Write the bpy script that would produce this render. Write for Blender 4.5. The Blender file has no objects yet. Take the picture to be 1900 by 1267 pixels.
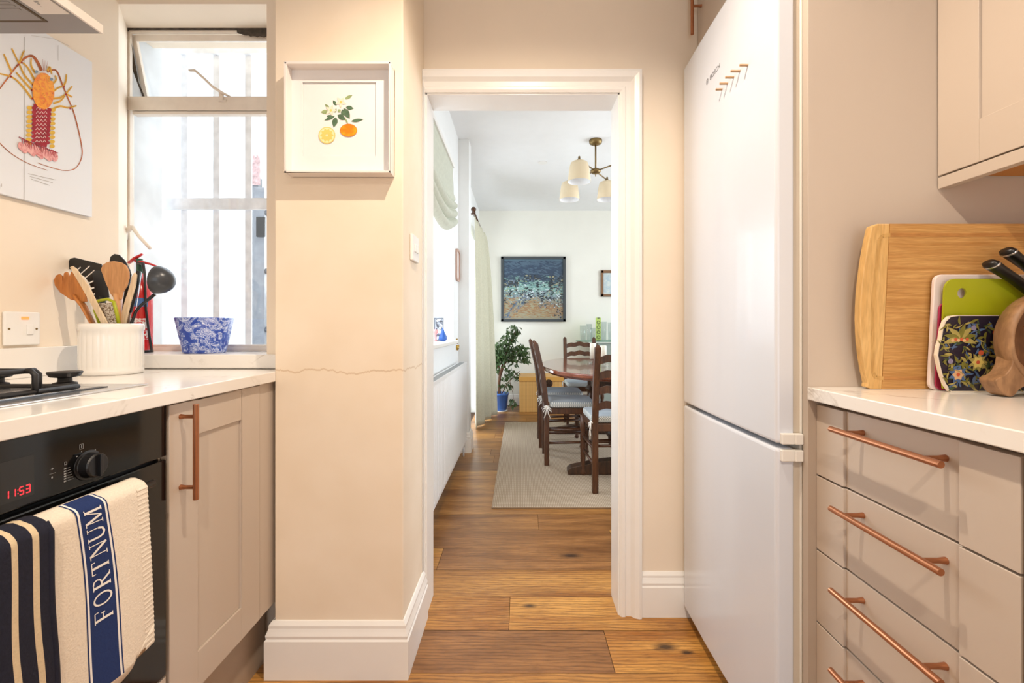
import bpy, math, random
from mathutils import Vector, Matrix
random.seed(7)
PI = math.pi
H = 1.07            # camera height above the floor
F = 844.4           # focal length in pixels of the 1900 px frame (16 mm lens)
scene = bpy.context.scene
col = scene.collection

# ------------------------------------------------------------------ camera
cam_d = bpy.data.cameras.new('camera'); cam = bpy.data.objects.new('camera', cam_d); col.objects.link(cam)
cam.location = (0, 0, H); cam.rotation_euler = (PI/2, 0, 0)
cam_d.lens = 16.0; cam_d.sensor_width = 36.0; cam_d.clip_start = 0.02
cam_d.shift_x = -15/1900; cam_d.shift_y = -25.5/1900
scene.camera = cam
# ------------------------------------------------------------------ view, world, lights
scene.view_settings.view_transform = 'Standard'
scene.view_settings.look = 'None'
scene.view_settings.exposure = 0.0
scene.view_settings.gamma = 1.0
scene.view_settings.use_curve_mapping = False
w = bpy.data.worlds.new('sky'); scene.world = w; w.use_nodes = True
bg = w.node_tree.nodes['Background']
bg.inputs[0].default_value = (0.80, 0.90, 1.0, 1); bg.inputs[1].default_value = 2.1
scene.cycles.transparent_max_bounces = 24

def area(name, loc, rot, sx, sy, power, color):
    l = bpy.data.lights.new(name, 'AREA'); l.shape = 'RECTANGLE'; l.size = sx; l.size_y = sy
    l.energy = power; l.color = color
    o = bpy.data.objects.new(name, l); o.location = loc; o.rotation_euler = rot; col.objects.link(o); return o
def spot(name, loc, power, color, angle=150, blend=0.6, radius=0.018):
    l = bpy.data.lights.new(name, 'SPOT'); l.energy = power; l.color = color; l.spot_size = math.radians(angle)
    l.spot_blend = blend; l.shadow_soft_size = radius
    o = bpy.data.objects.new(name, l); o.location = loc; col.objects.link(o); return o
WARM = (1.0, 0.84, 0.67)
DAY = (0.86, 0.93, 1.0)
spot('ceiling_downlight_lamp', (0.03, 0.78, 2.42), 66, WARM)
spot('ceiling_downlight_lamp', (0.0, -0.55, 2.42), 66, WARM)
spot('ceiling_downlight_lamp', (0.0, -1.75, 2.42), 20, WARM)
# daylight through kitchen and dining windows; lamp behind the camera is added fill
area('added_back_fill', (0.0, -2.55, 1.25), (PI/2, 0, 0), 1.8, 2.0, 8, DAY)
area('daylight_kitchen_window', (-1.15, 2.6, 1.9), (math.radians(-75), 0, 0), 1.0, 1.3, 14, DAY)
area('daylight_dining_window', (-1.0, 2.8, 1.6), (0, math.radians(-90), 0), 1.2, 1.5, 30, DAY)
area('daylight_patio_door', (-1.0, 5.05, 1.2), (0, math.radians(-90), 0), 2.0, 1.4, 55, DAY)
area('daylight_dining_right', (3.0, 4.0, 1.5), (0, math.radians(90), 0), 1.6, 2.6, 75, DAY)

# ------------------------------------------------------------------ materials
def lin(c):
    r = []
    for v in c:
        v = v/255.0
        r.append(v/12.92 if v <= 0.04045 else ((v+0.055)/1.055)**2.4)
    return (r[0], r[1], r[2], 1.0)
MATS = {}
class NT:
    def __init__(s, name):
        s.m = bpy.data.materials.new(name); s.m.use_nodes = True; s.t = s.m.node_tree
        s.b = s.t.nodes['Principled BSDF']; MATS[name] = s.m
    def n(s, typ, **kw):
        nd = s.t.nodes.new(typ)
        for k, v in kw.items():
            if k in nd.inputs.keys() if hasattr(nd.inputs, 'keys') else False: nd.inputs[k].default_value = v
            else: setattr(nd, k, v)
        return nd
    def l(s, a, b): s.t.links.new(a, b)
    def coord(s, scale=(1, 1, 1), out='Object'):
        tc = s.t.nodes.new('ShaderNodeTexCoord'); mp = s.t.nodes.new('ShaderNodeMapping')
        mp.inputs['Scale'].default_value = scale; s.l(tc.outputs[out], mp.inputs['Vector']); return mp.outputs[0]
    def noise(s, vec, scale, detail=3, rough=0.5, dist=0.0):
        nd = s.t.nodes.new('ShaderNodeTexNoise'); nd.inputs['Scale'].default_value = scale
        nd.inputs['Detail'].default_value = detail; nd.inputs['Roughness'].default_value = rough
        nd.inputs['Distortion'].default_value = dist; s.l(vec, nd.inputs['Vector']); return nd.outputs['Fac']
    def ramp(s, fac, stops, interp='LINEAR'):
        nd = s.t.nodes.new('ShaderNodeValToRGB'); cr = nd.color_ramp; cr.interpolation = interp
        while len(cr.elements) < len(stops): cr.elements.new(0.5)
        for e, (p, c) in zip(cr.elements, stops): e.position = p; e.color = c
        s.l(fac, nd.inputs[0]); return nd.outputs[0]
    def mix(s, fac, a, b, mode='MIX'):
        nd = s.t.nodes.new('ShaderNodeMix'); nd.data_type = 'RGBA'; nd.blend_type = mode
        for i, v in ((0, fac), (6, a), (7, b)):
            if hasattr(v, 'is_output') or hasattr(v, 'links'): s.l(v, nd.inputs[i])
            else: nd.inputs[i].default_value = v
        return nd.outputs[2]
    def math(s, op, a, b=None):
        nd = s.t.nodes.new('ShaderNodeMath'); nd.operation = op
        for i, v in ((0, a), (1, b)):
            if v is None: continue
            if hasattr(v, 'links'): s.l(v, nd.inputs[i])
            else: nd.inputs[i].default_value = v
        return nd.outputs[0]
    def bump(s, h, strength=0.2, dist=0.002):
        nd = s.t.nodes.new('ShaderNodeBump'); nd.inputs['Strength'].default_value = strength
        nd.inputs['Distance'].default_value = dist; s.l(h, nd.inputs['Height']); s.l(nd.outputs[0], s.b.inputs['Normal'])
    def base(s, c):
        if hasattr(c, 'links'): s.l(c, s.b.inputs['Base Color'])
        else: s.b.inputs['Base Color'].default_value = c
def plain(name, rgb, rough=0.5, metal=0.0, var=0.03, scale=12, bump=0.0, spec=0.5, coat=0.0):
    t = NT(name); c = lin(rgb)
    v = t.noise(t.coord(), scale, 3)
    lo = tuple(max(0, x*(1-var)) for x in c[:3]) + (1,); hi = tuple(min(1, x*(1+var)) for x in c[:3]) + (1,)
    t.base(t.ramp(v, [(0.3, lo), (0.7, hi)]))
    t.b.inputs['Roughness'].default_value = rough; t.b.inputs['Metallic'].default_value = metal
    t.b.inputs['Specular IOR Level'].default_value = spec; t.b.inputs['Coat Weight'].default_value = coat
    if bump: t.bump(v, bump)
    return t.m
def wood(name, dark, light, axis='X', scale=6, rough=0.4, stretch=12, coat=0.0):
    t = NT(name); sc = {'X': (1, stretch, stretch), 'Y': (stretch, 1, stretch), 'Z': (stretch, stretch, 1)}[axis]
    vec = t.coord(sc)
    a = t.noise(vec, scale, 5, 0.6, 0.6); b = t.noise(vec, scale*5, 2, 0.5)
    c1 = t.ramp(a, [(0.3, lin(dark)), (0.7, lin(light))])
    d = tuple(v*0.72 for v in lin(dark)[:3]) + (1,)
    t.base(t.mix(t.ramp(b, [(0.35, (0.45,)*3+(1,)), (0.6, (0, 0, 0, 1))]), c1, d))
    t.b.inputs['Roughness'].default_value = rough; t.b.inputs['Coat Weight'].default_value = coat
    t.bump(b, 0.08); return t.m
def glass(name, tint=(1, 1, 1, 1), refl=0.08, rough=0.0):
    m = bpy.data.materials.new(name); m.use_nodes = True; nt = m.node_tree; nt.nodes.remove(nt.nodes['Principled BSDF'])
    out = nt.nodes['Material Output']; tr = nt.nodes.new('ShaderNodeBsdfTransparent'); gl = nt.nodes.new('ShaderNodeBsdfGlossy')
    tr.inputs[0].default_value = tint; gl.inputs['Roughness'].default_value = rough
    mx = nt.nodes.new('ShaderNodeMixShader'); mx.inputs[0].default_value = refl
    nt.links.new(tr.outputs[0], mx.inputs[1]); nt.links.new(gl.outputs[0], mx.inputs[2]); nt.links.new(mx.outputs[0], out.inputs[0])
    MATS[name] = m; return m
def emit(name, rgb, s):
    t = NT(name); t.base((0, 0, 0, 1)); t.b.inputs['Emission Color'].default_value = lin(rgb); t.b.inputs['Emission Strength'].default_value = s; return t.m

WALL = plain('cream_wall_paint', (240, 225, 205), 0.75, var=0.02, scale=5, bump=0.03)
WALLD = plain('ivory_wall_paint', (238, 236, 226), 0.8, var=0.015, scale=4)
CEIL = plain('white_ceiling_paint', (240, 241, 241), 0.85, var=0.01)
GLOSSW = plain('white_gloss_paint', (243, 240, 235), 0.3, var=0.01)
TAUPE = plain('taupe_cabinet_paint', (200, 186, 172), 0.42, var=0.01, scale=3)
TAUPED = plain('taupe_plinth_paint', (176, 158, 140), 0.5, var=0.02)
FRIDGE = plain('white_fridge_enamel', (218, 222, 230), 0.24, var=0.004, coat=0.3)
FRIDGES = plain('white_fridge_plastic', (232, 228, 220), 0.35, var=0.01)
RUBBER = plain('dark_grey_rubber', (60, 58, 56), 0.6)
COPPER = plain('brushed_copper', (176, 118, 84), 0.32, 0.85, var=0.05, scale=40)
BLACKG = plain('black_oven_glass', (10, 10, 11), 0.08, var=0.05)
BLACKP = plain('black_plastic', (18, 18, 20), 0.35, var=0.05)
BLACKI = plain('black_cast_iron', (24, 22, 22), 0.5, var=0.1, scale=60, bump=0.1)
STEEL = plain('brushed_steel', (205, 206, 208), 0.25, 0.9, var=0.03, scale=30)
HOODM = plain('grey_hood_metal', (148, 144, 142), 0.45, 0.3, var=0.03)
HOODL = plain('pale_hood_panel', (226, 218, 210), 0.5, var=0.02)
GREYTXT = plain('pale_grey_print', (150, 150, 148), 0.5)
CERAM = plain('white_ceramic', (240, 238, 233), 0.18, var=0.01, coat=0.4)
WHITEP = plain('white_plastic', (240, 238, 234), 0.35, var=0.01)
CANVAS = plain('white_canvas_board', (230, 231, 234), 0.7, var=0.015, scale=3)
PAPER = plain('white_paper', (238, 235, 233), 0.7, var=0.01)
GREYL = plain('grey_pencil_line', (178, 172, 166), 0.8)
REDP = plain('red_enamel', (196, 30, 32), 0.25, var=0.03, coat=0.3)
LIME = plain('lime_green_plastic', (164, 170, 20), 0.4, var=0.02)
PINKB = plain('dark_pink_plastic', (170, 40, 80), 0.4)
WHITEB = plain('translucent_white_board', (232, 218, 214), 0.35, var=0.01)
TOWEL = plain('cream_cotton', (236, 224, 206), 0.95, var=0.05, scale=300, bump=0.5)
NAVY = plain('navy_cotton', (26, 48, 100), 0.95, var=0.08, scale=300, bump=0.4)
NAVYD = plain('dark_navy_cotton', (22, 24, 42), 0.95, var=0.15, scale=200, bump=0.4)
STRIPE = plain('beige_stripe_cotton', (214, 194, 160), 0.95, var=0.05, scale=200, bump=0.4)
BRASS = plain('antique_brass', (134, 112, 72), 0.4, 0.8, var=0.08)
SHADE = plain('cream_lamp_shade', (236, 218, 186), 0.8, var=0.02)
SHADEI = plain('white_shade_lining', (246, 246, 246), 0.8)
RUG = None
POTB = plain('blue_glazed_pot', (60, 104, 176), 0.3, coat=0.3)
SOIL = plain('potting_soil', (50, 38, 28), 0.9, bump=0.3)
LEAF = plain('dark_green_leaf', (64, 88, 44), 0.45, var=0.35, scale=9)
BARK = plain('brown_bark', (104, 70, 48), 0.8, var=0.2, scale=40)
CURT = plain('sage_linen', (208, 205, 182), 0.9, var=0.06, scale=60, bump=0.2)
BLIND = plain('pale_sage_blind', (204, 206, 190), 0.9, var=0.06, scale=40, bump=0.2)
RAD = plain('white_radiator_enamel', (240, 242, 244), 0.3, var=0.005)
CANDLE = plain('ivory_wax', (244, 242, 226), 0.5)
GREYCAB = plain('grey_green_paint', (150, 162, 156), 0.6)
WALLEXT = plain('white_render', (240, 242, 244), 0.9, var=0.06, scale=7, bump=0.3)
GREYEXT = plain('weathered_white_masonry', (214, 218, 222), 0.9, var=0.16, scale=6, bump=0.3)
BARW = plain('weathered_white_bar_paint', (236, 238, 242), 0.7, var=0.1, scale=25)
ALU = plain('weathered_aluminium', (150, 152, 156), 0.5, 0.4, var=0.12, scale=20)
YEL = plain('yellow_label', (236, 190, 60), 0.5)
GROUND = plain('concrete_paving', (190, 190, 186), 0.9, var=0.1)
DIRT = plain('dark_mildew_and_gap', (74, 66, 58), 0.9, var=0.5, scale=60)
ORANGE = plain('orange_peel', (232, 130, 24), 0.45, var=0.05, scale=60, bump=0.2)
DKFRAME = plain('charcoal_frame_paint', (62, 68, 72), 0.5)
BRFRAME = plain('brown_frame_wood', (126, 90, 58), 0.5)
CHAIRW = wood('dark_oak', (58, 34, 20), (104, 64, 38), 'Z', 5, 0.35, 10)
TABLEW = wood('polished_mahogany', (112, 58, 38), (150, 84, 56), 'Y', 3, 0.14, 8, 0.4)
TRESTLE = wood('very_dark_oak', (44, 28, 18), (84, 54, 34), 'Z', 6, 0.4, 8)
SPOONW = wood('beech_wood', (190, 134, 84), (216, 164, 112), 'Z', 5, 0.5, 8)
SPOONO = wood('orange_toned_wood', (176, 104, 44), (206, 134, 66), 'Z', 5, 0.5, 8)
SPOONL = wood('pale_wood', (222, 194, 158), (238, 216, 184), 'Z', 5, 0.5, 8)
BAMB = wood('bamboo_core', (182, 128, 66), (220, 174, 108), 'X', 6, 0.4, 26)
BAMBE = wood('pale_bamboo_end', (214, 168, 100), (232, 192, 128), 'Z', 5, 0.4, 10)
OLIVE = wood('carved_olive_wood', (118, 84, 56), (172, 132, 94), 'Z', 7, 0.5, 3)
OLIVED = wood('carved_olive_wood_hollow', (108, 72, 46), (150, 106, 70), 'Z', 7, 0.5, 3)
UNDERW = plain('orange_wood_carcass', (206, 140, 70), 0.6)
PANE = glass('clear_window_glass', (1, 1, 1, 1), 0.04)
GLASSC = glass('clear_glassware', (0.93, 0.95, 0.95, 1))
GLASSG = glass('green_glass_top', (0.75, 0.86, 0.82, 1))
RED7 = emit('red_display_glow', (255, 40, 48), 3.0)
NEON = emit('orange_neon_glow', (255, 120, 60), 2.5)

def marble():
    t = NT('white_quartz'); v = t.coord()
    n1 = t.noise(v, 2.2, 6, 0.62, 1.6)
    a = t.math('ABSOLUTE', t.math('SUBTRACT', n1, 0.5))
    m = t.ramp(a, [(0.0, (1, 1, 1, 1)), (0.02, (0, 0, 0, 1))])
    n2 = t.noise(v, 5, 3)
    m2 = t.mix(1.0, m, t.ramp(n2, [(0.5, (0, 0, 0, 1)), (0.66, (0.9, 0.9, 0.9, 1))]), 'MULTIPLY')
    t.base(t.mix(m2, lin((240, 236, 230)), lin((186, 176, 164)))); t.b.inputs['Roughness'].default_value = 0.16; return t.m
QUARTZ = marble()
def crack_wall():
    t = NT('cream_wall_paint_with_hairline_crack'); v = t.coord()
    t1 = t.noise(v, 5, 3)
    basec = t.ramp(t1, [(0.3, lin((237, 220, 196))), (0.7, lin((243, 228, 207)))])
    g = t.t.nodes.new('ShaderNodeNewGeometry'); sp = t.t.nodes.new('ShaderNodeSeparateXYZ'); t.l(g.outputs['Position'], sp.inputs[0])
    cb = t.t.nodes.new('ShaderNodeCombineXYZ'); t.l(sp.outputs[0], cb.inputs[0]); t.l(sp.outputs[1], cb.inputs[1])
    n = t.noise(cb.outputs[0], 9, 6, 0.65)
    off = t.math('ADD', t.math('MULTIPLY', n, 0.06), 0.905)
    d = t.math('ABSOLUTE', t.math('SUBTRACT', sp.outputs[2], off))
    m = t.ramp(d, [(0.0, (0.8, 0.8, 0.8, 1)), (0.0011, (0, 0, 0, 1))])
    t.base(t.mix(m, basec, lin((206, 178, 142)))); t.b.inputs['Roughness'].default_value = 0.75
    t.bump(t.noise(v, 14, 4), 0.06, 0.004); return t.m
CRACK = crack_wall()
def floor_mat():
    t = NT('oak_floor_planks')
    at = t.t.nodes.new('ShaderNodeAttribute'); at.attribute_name = 'plank'
    sp = t.t.nodes.new('ShaderNodeSeparateColor'); t.l(at.outputs['Color'], sp.inputs[0])
    tc = t.t.nodes.new('ShaderNodeTexCoord')
    off = t.t.nodes.new('ShaderNodeCombineXYZ')
    t.l(t.math('MULTIPLY', sp.outputs[1], 37.0), off.inputs[0]); t.l(t.math('MULTIPLY', sp.outputs[1], 91.0), off.inputs[1])
    ad = t.t.nodes.new('ShaderNodeVectorMath'); t.l(tc.outputs['Object'], ad.inputs[0]); t.l(off.outputs[0], ad.inputs[1])
    mp = t.t.nodes.new('ShaderNodeMapping'); mp.inputs['Scale'].default_value = (1.0, 9.0, 1); t.l(ad.outputs[0], mp.inputs['Vector'])
    mp2 = t.t.nodes.new('ShaderNodeMapping'); mp2.inputs['Scale'].default_value = (0.7, 4.0, 1); t.l(ad.outputs[0], mp2.inputs['Vector'])
    fine = t.noise(mp.outputs[0], 14, 4, 0.65); big = t.noise(mp2.outputs[0], 2.2, 4, 0.6, 0.9)
    wv = t.t.nodes.new('ShaderNodeTexWave'); wv.wave_type = 'RINGS'; wv.rings_direction = 'SPHERICAL'
    wv.inputs['Scale'].default_value = 5; wv.inputs['Distortion'].default_value = 9; wv.inputs['Detail'].default_value = 3; wv.inputs['Detail Scale'].default_value = 0.8
    t.l(mp2.outputs[0], wv.inputs['Vector'])
    brown = t.ramp(big, [(0.32, lin((108, 70, 38))), (0.66, lin((166, 116, 70)))])
    honey = t.ramp(big, [(0.32, lin((168, 106, 42))), (0.66, lin((222, 164, 84)))])
    c = t.mix(sp.outputs[0], brown, honey)
    c = t.mix(t.ramp(fine, [(0.32, (0.55,)*3+(1,)), (0.52, (0, 0, 0, 1))]), c, lin((104, 68, 36)))
    c = t.mix(t.ramp(wv.outputs['Fac'], [(0.0, (0.42,)*3+(1,)), (0.45, (0, 0, 0, 1))]), c, lin((92, 58, 30)))
    g = t.t.nodes.new('ShaderNodeNewGeometry')
    for (kx, ky, r) in ((0.488, 1.527, 0.018), (0.55, 1.50, 0.010), (0.037, 1.752, 0.012), (0.24, 2.137, 0.022), (-0.66, 1.30, 0.014), (0.02, 1.12, 0.012)):
        ds = t.t.nodes.new('ShaderNodeVectorMath'); ds.operation = 'SUBTRACT'; t.l(g.outputs['Position'], ds.inputs[0]); ds.inputs[1].default_value = (kx, ky, 0)
        m3 = t.t.nodes.new('ShaderNodeVectorMath'); m3.operation = 'MULTIPLY'; t.l(ds.outputs[0], m3.inputs[0]); m3.inputs[1].default_value = (0.55, 1.2, 0)
        ln = t.t.nodes.new('ShaderNodeVectorMath'); ln.operation = 'LENGTH'; t.l(m3.outputs[0], ln.inputs[0])
        dd = t.math('ADD', ln.outputs['Value'], t.math('MULTIPLY', t.math('SUBTRACT', fine, 0.5), 0.02))
        c = t.mix(t.ramp(dd, [(r*0.45, (0.92,)*3+(1,)), (r*1.7, (0, 0, 0, 1))]), c, lin((52, 32, 18)))
    t.base(c); t.b.inputs['Roughness'].default_value = 0.36
    t.bump(fine, 0.08, 0.001); return t.m
FLOORM = floor_mat()
def rug_mat():
    t = NT('beige_woven_sisal'); v = t.coord()
    w1 = t.t.nodes.new('ShaderNodeTexWave'); w1.bands_direction = 'Y'; w1.inputs['Scale'].default_value = 22; w1.inputs['Distortion'].default_value = 1.0; t.l(v, w1.inputs[0])
    w2 = t.t.nodes.new('ShaderNodeTexWave'); w2.bands_direction = 'X'; w2.inputs['Scale'].default_value = 30; w2.inputs['Distortion'].default_value = 1.0; t.l(v, w2.inputs[0])
    mm = t.math('MULTIPLY', w1.outputs['Fac'], w2.outputs['Fac'])
    t.base(t.ramp(mm, [(0.0, lin((150, 130, 108))), (0.7, lin((202, 186, 164)))])); t.b.inputs['Roughness'].default_value = 0.95
    t.bump(mm, 0.4, 0.003); return t.m
RUG = rug_mat()
def gingham():
    t = NT('grey_gingham'); v = t.coord((130, 130, 130)); ck = t.t.nodes.new('ShaderNodeTexChecker'); ck.inputs['Scale'].default_value = 1.0
    ck.inputs[1].default_value = lin((232, 232, 224)); ck.inputs[2].default_value = lin((136, 150, 160)); t.l(v, ck.inputs[0])
    t.base(ck.outputs[0]); t.b.inputs['Roughness'].default_value = 0.9; return t.m
GING = gingham()
def mottle(name, stops, scale, dist=2.0, detail=6, stretch=(1, 1, 1)):
    t = NT(name); v = t.coord(stretch); t.base(t.ramp(t.noise(v, scale, detail, 0.6, dist), stops)); t.b.inputs['Roughness'].default_value = 0.35; return t.m
POTBLUE = mottle('blue_floral_glaze', [(0.40, lin((44, 72, 168))), (0.49, lin((70, 104, 190))), (0.52, lin((216, 224, 244))), (0.56, lin((62, 92, 184))), (0.64, lin((206, 216, 240)))], 34, 1.5, 3)
def painting():
    t = NT('seascape_paint'); v = t.coord(); sp = t.t.nodes.new('ShaderNodeSeparateXYZ'); t.l(v, sp.inputs[0])
    n = t.noise(t.coord((1, 1, 2)), 3.2, 6, 0.6, 0.8)
    h = t.math('ADD', t.math('MULTIPLY', sp.outputs[2], 1.18), t.math('MULTIPLY', t.math('SUBTRACT', n, 0.5), 0.5))
    c = t.ramp(h, [(0.05, lin((156, 148, 124))), (0.22, lin((156, 122, 88))), (0.33, lin((140, 138, 124))), (0.42, lin((132, 150, 158))),
                   (0.50, lin((132, 166, 160))), (0.58, lin((118, 160, 158))), (0.64, lin((66, 92, 108))), (0.74, lin((44, 60, 80))), (0.86, lin((56, 78, 102))), (0.98, lin((84, 110, 126)))])
    vo = t.noise(t.coord((1, 1, 1.5)), 11, 5, 0.7, 0.3)
    band = t.ramp(h, [(0.22, (0, 0, 0, 1)), (0.34, (1, 1, 1, 1)), (0.62, (1, 1, 1, 1)), (0.70, (0, 0, 0, 1))])
    dark = t.mix(1.0, t.ramp(vo, [(0.50, (0, 0, 0, 1)), (0.54, (1, 1, 1, 1))]), band, 'MULTIPLY')
    c = t.mix(dark, c, lin((34, 42, 50)))
    lt = t.noise(t.coord((1, 1, 2.2)), 14, 5, 0.7, 1.0)
    light = t.mix(1.0, t.ramp(lt, [(0.58, (0, 0, 0, 1)), (0.62, (0.9,)*3+(1,))]), band, 'MULTIPLY')
    c = t.mix(light, c, lin((206, 220, 222)))
    t.base(c); t.b.inputs['Roughness'].default_value = 0.4; return t.m
SEA = painting()
WICKER = None
def wicker():
    t = NT('golden_wicker'); v = t.coord(); 
    w1 = t.t.nodes.new('ShaderNodeTexWave'); w1.bands_direction = 'X'; w1.inputs['Scale'].default_value = 26; t.l(v, w1.inputs[0])
    w2 = t.t.nodes.new('ShaderNodeTexWave'); w2.bands_direction = 'Z'; w2.inputs['Scale'].default_value = 26; t.l(v, w2.inputs[0])
    mm = t.math('MULTIPLY', w1.outputs['Fac'], t.math('ADD', w2.outputs['Fac'], 0.5))
    t.base(t.ramp(mm, [(0.0, lin((188, 132, 66))), (0.6, lin((238, 192, 118)))])); t.b.inputs['Roughness'].default_value = 0.6; return t.m
WICKER = wicker()
WICKERL = plain('golden_wood_lid', (222, 166, 84), 0.45)

# ------------------------------------------------------------------ mesh building
ORG = {}
class MB:
    def __init__(s): s.v = []; s.f = []; s.mi = []; s.cur = 0
    def add(s, vs, fs):
        o = len(s.v); s.v += [tuple(p) for p in vs]
        for f in fs: s.f.append(tuple(i+o for i in f)); s.mi.append(s.cur)
        return s
    def box(s, x0, x1, y0, y1, z0, z1):
        if x1 < x0: x0, x1 = x1, x0
        if y1 < y0: y0, y1 = y1, y0
        if z1 < z0: z0, z1 = z1, z0
        return s.add([(x0,y0,z0),(x1,y0,z0),(x1,y1,z0),(x0,y1,z0),(x0,y0,z1),(x1,y0,z1),(x1,y1,z1),(x0,y1,z1)],
              [(0,3,2,1),(4,5,6,7),(0,1,5,4),(1,2,6,5),(2,3,7,6),(3,0,4,7)])
    def prism(s, poly, axis, a, b):
        n = len(poly)
        def P(p, t): return {'z': (p[0], p[1], t), 'y': (p[0], t, p[1]), 'x': (t, p[0], p[1])}[axis]
        vs = [P(p, a) for p in poly] + [P(p, b) for p in poly]
        fs = [tuple(range(n)), tuple(range(2*n-1, n-1, -1))] + [(i, i+n, (i+1) % n+n, (i+1) % n) for i in range(n)]
        return s.add(vs, fs)
    def tube(s, pts, rad, n=10, cap=True, flat=None):
        pts = [Vector(p) for p in pts]
        if not hasattr(rad, '__len__'): rad = [rad]*len(pts)
        vs = []; prev = None
        for i, p in enumerate(pts):
            d = (pts[min(i+1, len(pts)-1)] - pts[max(i-1, 0)]).normalized()
            if prev is None:
                up = Vector((0, 0, 1)) if abs(d.z) < 0.9 else Vector((1, 0, 0)); a = d.cross(up).normalized()
            else: a = (prev - d*prev.dot(d)).normalized()
            prev = a; b = d.cross(a)
            for k in range(n):
                t = 2*PI*k/n; ca, sb = math.cos(t)*rad[i], math.sin(t)*rad[i]*(flat or 1)
                vs.append(p + a*ca + b*sb)
        fs = []
        for i in range(len(pts)-1):
            for k in range(n): fs.append((i*n+k, i*n+(k+1) % n, (i+1)*n+(k+1) % n, (i+1)*n+k))
        if cap: fs += [tuple(range(n-1, -1, -1)), tuple(range((len(pts)-1)*n, len(pts)*n))]
        return s.add(vs, fs)
    def lathe(s, prof, c, n=32, axis='z', rfun=None):
        vs = []
        for (r, h) in prof:
            for k in range(n):
                t = 2*PI*k/n; rr = r*(rfun(t, h) if rfun else 1)
                a, b = rr*math.cos(t), rr*math.sin(t)
                vs.append({'z': (c[0]+a, c[1]+b, c[2]+h), 'y': (c[0]+a, c[1]+h, c[2]+b), 'x': (c[0]+h, c[1]+a, c[2]+b)}[axis])
        fs = []; m = len(prof)
        for i in range(m-1):
            for k in range(n): fs.append((i*n+k, i*n+(k+1) % n, (i+1)*n+(k+1) % n, (i+1)*n+k))
        if prof[0][0] > 1e-5: fs.append(tuple(range(n-1, -1, -1)))
        if prof[-1][0] > 1e-5: fs.append(tuple(range((m-1)*n, m*n)))
        return s.add(vs, fs)
    def ell(s, c, rx, ry, rz, n=16, m=10):
        vs = []
        for i in range(m+1):
            p = PI*i/m
            for k in range(n):
                t = 2*PI*k/n; vs.append((c[0]+rx*math.sin(p)*math.cos(t), c[1]+ry*math.sin(p)*math.sin(t), c[2]+rz*math.cos(p)))
        fs = [(i*n+k, (i+1)*n+k, (i+1)*n+(k+1) % n, i*n+(k+1) % n) for i in range(m) for k in range(n)]
        return s.add(vs, fs)
    def grid(s, fn, us, vs_, matf=None):
        nu, nv = len(us), len(vs_); o = len(s.v)
        for v in vs_:
            for u in us: s.v.append(tuple(fn(u, v)))
        for j in range(nv-1):
            for i in range(nu-1):
                s.f.append((o+j*nu+i, o+j*nu+i+1, o+(j+1)*nu+i+1, o+(j+1)*nu+i))
                s.mi.append(matf((us[i]+us[i+1])/2, (vs_[j]+vs_[j+1])/2) if matf else s.cur)
        return s
    def poly(s, pts, mi=None):
        if mi is not None: s.cur = mi
        return s.add(pts, [tuple(range(len(pts)))])
    def rot(s, ang, axis, about, start=0):
        M = Matrix.Translation(about) @ Matrix.Rotation(ang, 4, axis) @ Matrix.Translation(-Vector(about))
        s.v = s.v[:start] + [tuple(M @ Vector(p)) for p in s.v[start:]]; return s
    def build(s, name, mats, parent=None, smooth=False, bevel=0, solid=0, subsurf=0, origin=None, seg=2):
        me = bpy.data.meshes.new(name)
        if origin is None:
            if parent is not None: origin = ORG[parent.name]
            else:
                xs, ys, zs = zip(*s.v); origin = ((min(xs)+max(xs))/2, (min(ys)+max(ys))/2, min(zs))
        ox, oy, oz = origin
        me.from_pydata([(x-ox, y-oy, z-oz) for x, y, z in s.v], [], s.f)
        if not isinstance(mats, (list, tuple)): mats = [mats]
        for m in mats: me.materials.append(m)
        for p, mi in zip(me.polygons, s.mi): p.material_index = min(mi, len(mats)-1); p.use_smooth = smooth
        me.validate(); me.update()
        import bmesh
        bm = bmesh.new(); bm.from_mesh(me); bmesh.ops.remove_doubles(bm, verts=bm.verts, dist=1e-6)
        if not s.__dict__.get('keepn'): bmesh.ops.recalc_face_normals(bm, faces=bm.faces)
        bm.to_mesh(me); bm.free()
        o = bpy.data.objects.new(name, me); col.objects.link(o); ORG[o.name] = origin
        if parent is not None:
            o.parent = parent; po = ORG[parent.name]; o.location = (ox-po[0], oy-po[1], oz-po[2])
        else: o.location = origin
        if solid:
            md = o.modifiers.new('solid', 'SOLIDIFY'); md.thickness = solid; md.offset = 0
        if subsurf:
            md = o.modifiers.new('sub', 'SUBSURF'); md.levels = subsurf; md.render_levels = subsurf
        if bevel:
            md = o.modifiers.new('bevel', 'BEVEL'); md.width = bevel; md.segments = seg; md.limit_method = 'ANGLE'; md.angle_limit = math.radians(35)
        if smooth and bevel:
            pass
        return o
def B(*a): return MB().box(*a)
def lsp(a, b, n): return [a+(b-a)*i/(n-1) for i in range(n)]
def tag(o, label=None, cat=None, group=None, kind=None):
    if label: o['label'] = label
    if cat: o['category'] = cat
    if group: o['group'] = group
    if kind: o['kind'] = kind
    return o
def thing(name, loc, label, cat, group=None, rotz=0.0):
    o = bpy.data.objects.new(name, None); o.empty_display_size = 0.05; col.objects.link(o)
    o.location = loc; o.rotation_euler = (0, 0, rotz); ORG[o.name] = tuple(loc); return tag(o, label, cat, group)
def struct(o): o['kind'] = 'structure'; return o
def copy_tree(o, parent=None):
    c = o.copy(); col.objects.link(c); c.parent = parent
    for ch in list(o.children): copy_tree(ch, c)
    return c
def at(px, py, Y): return ((px-965)*Y/F, Y, H+(608-py)*Y/F)          # point at distance Y seen at a pixel
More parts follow.
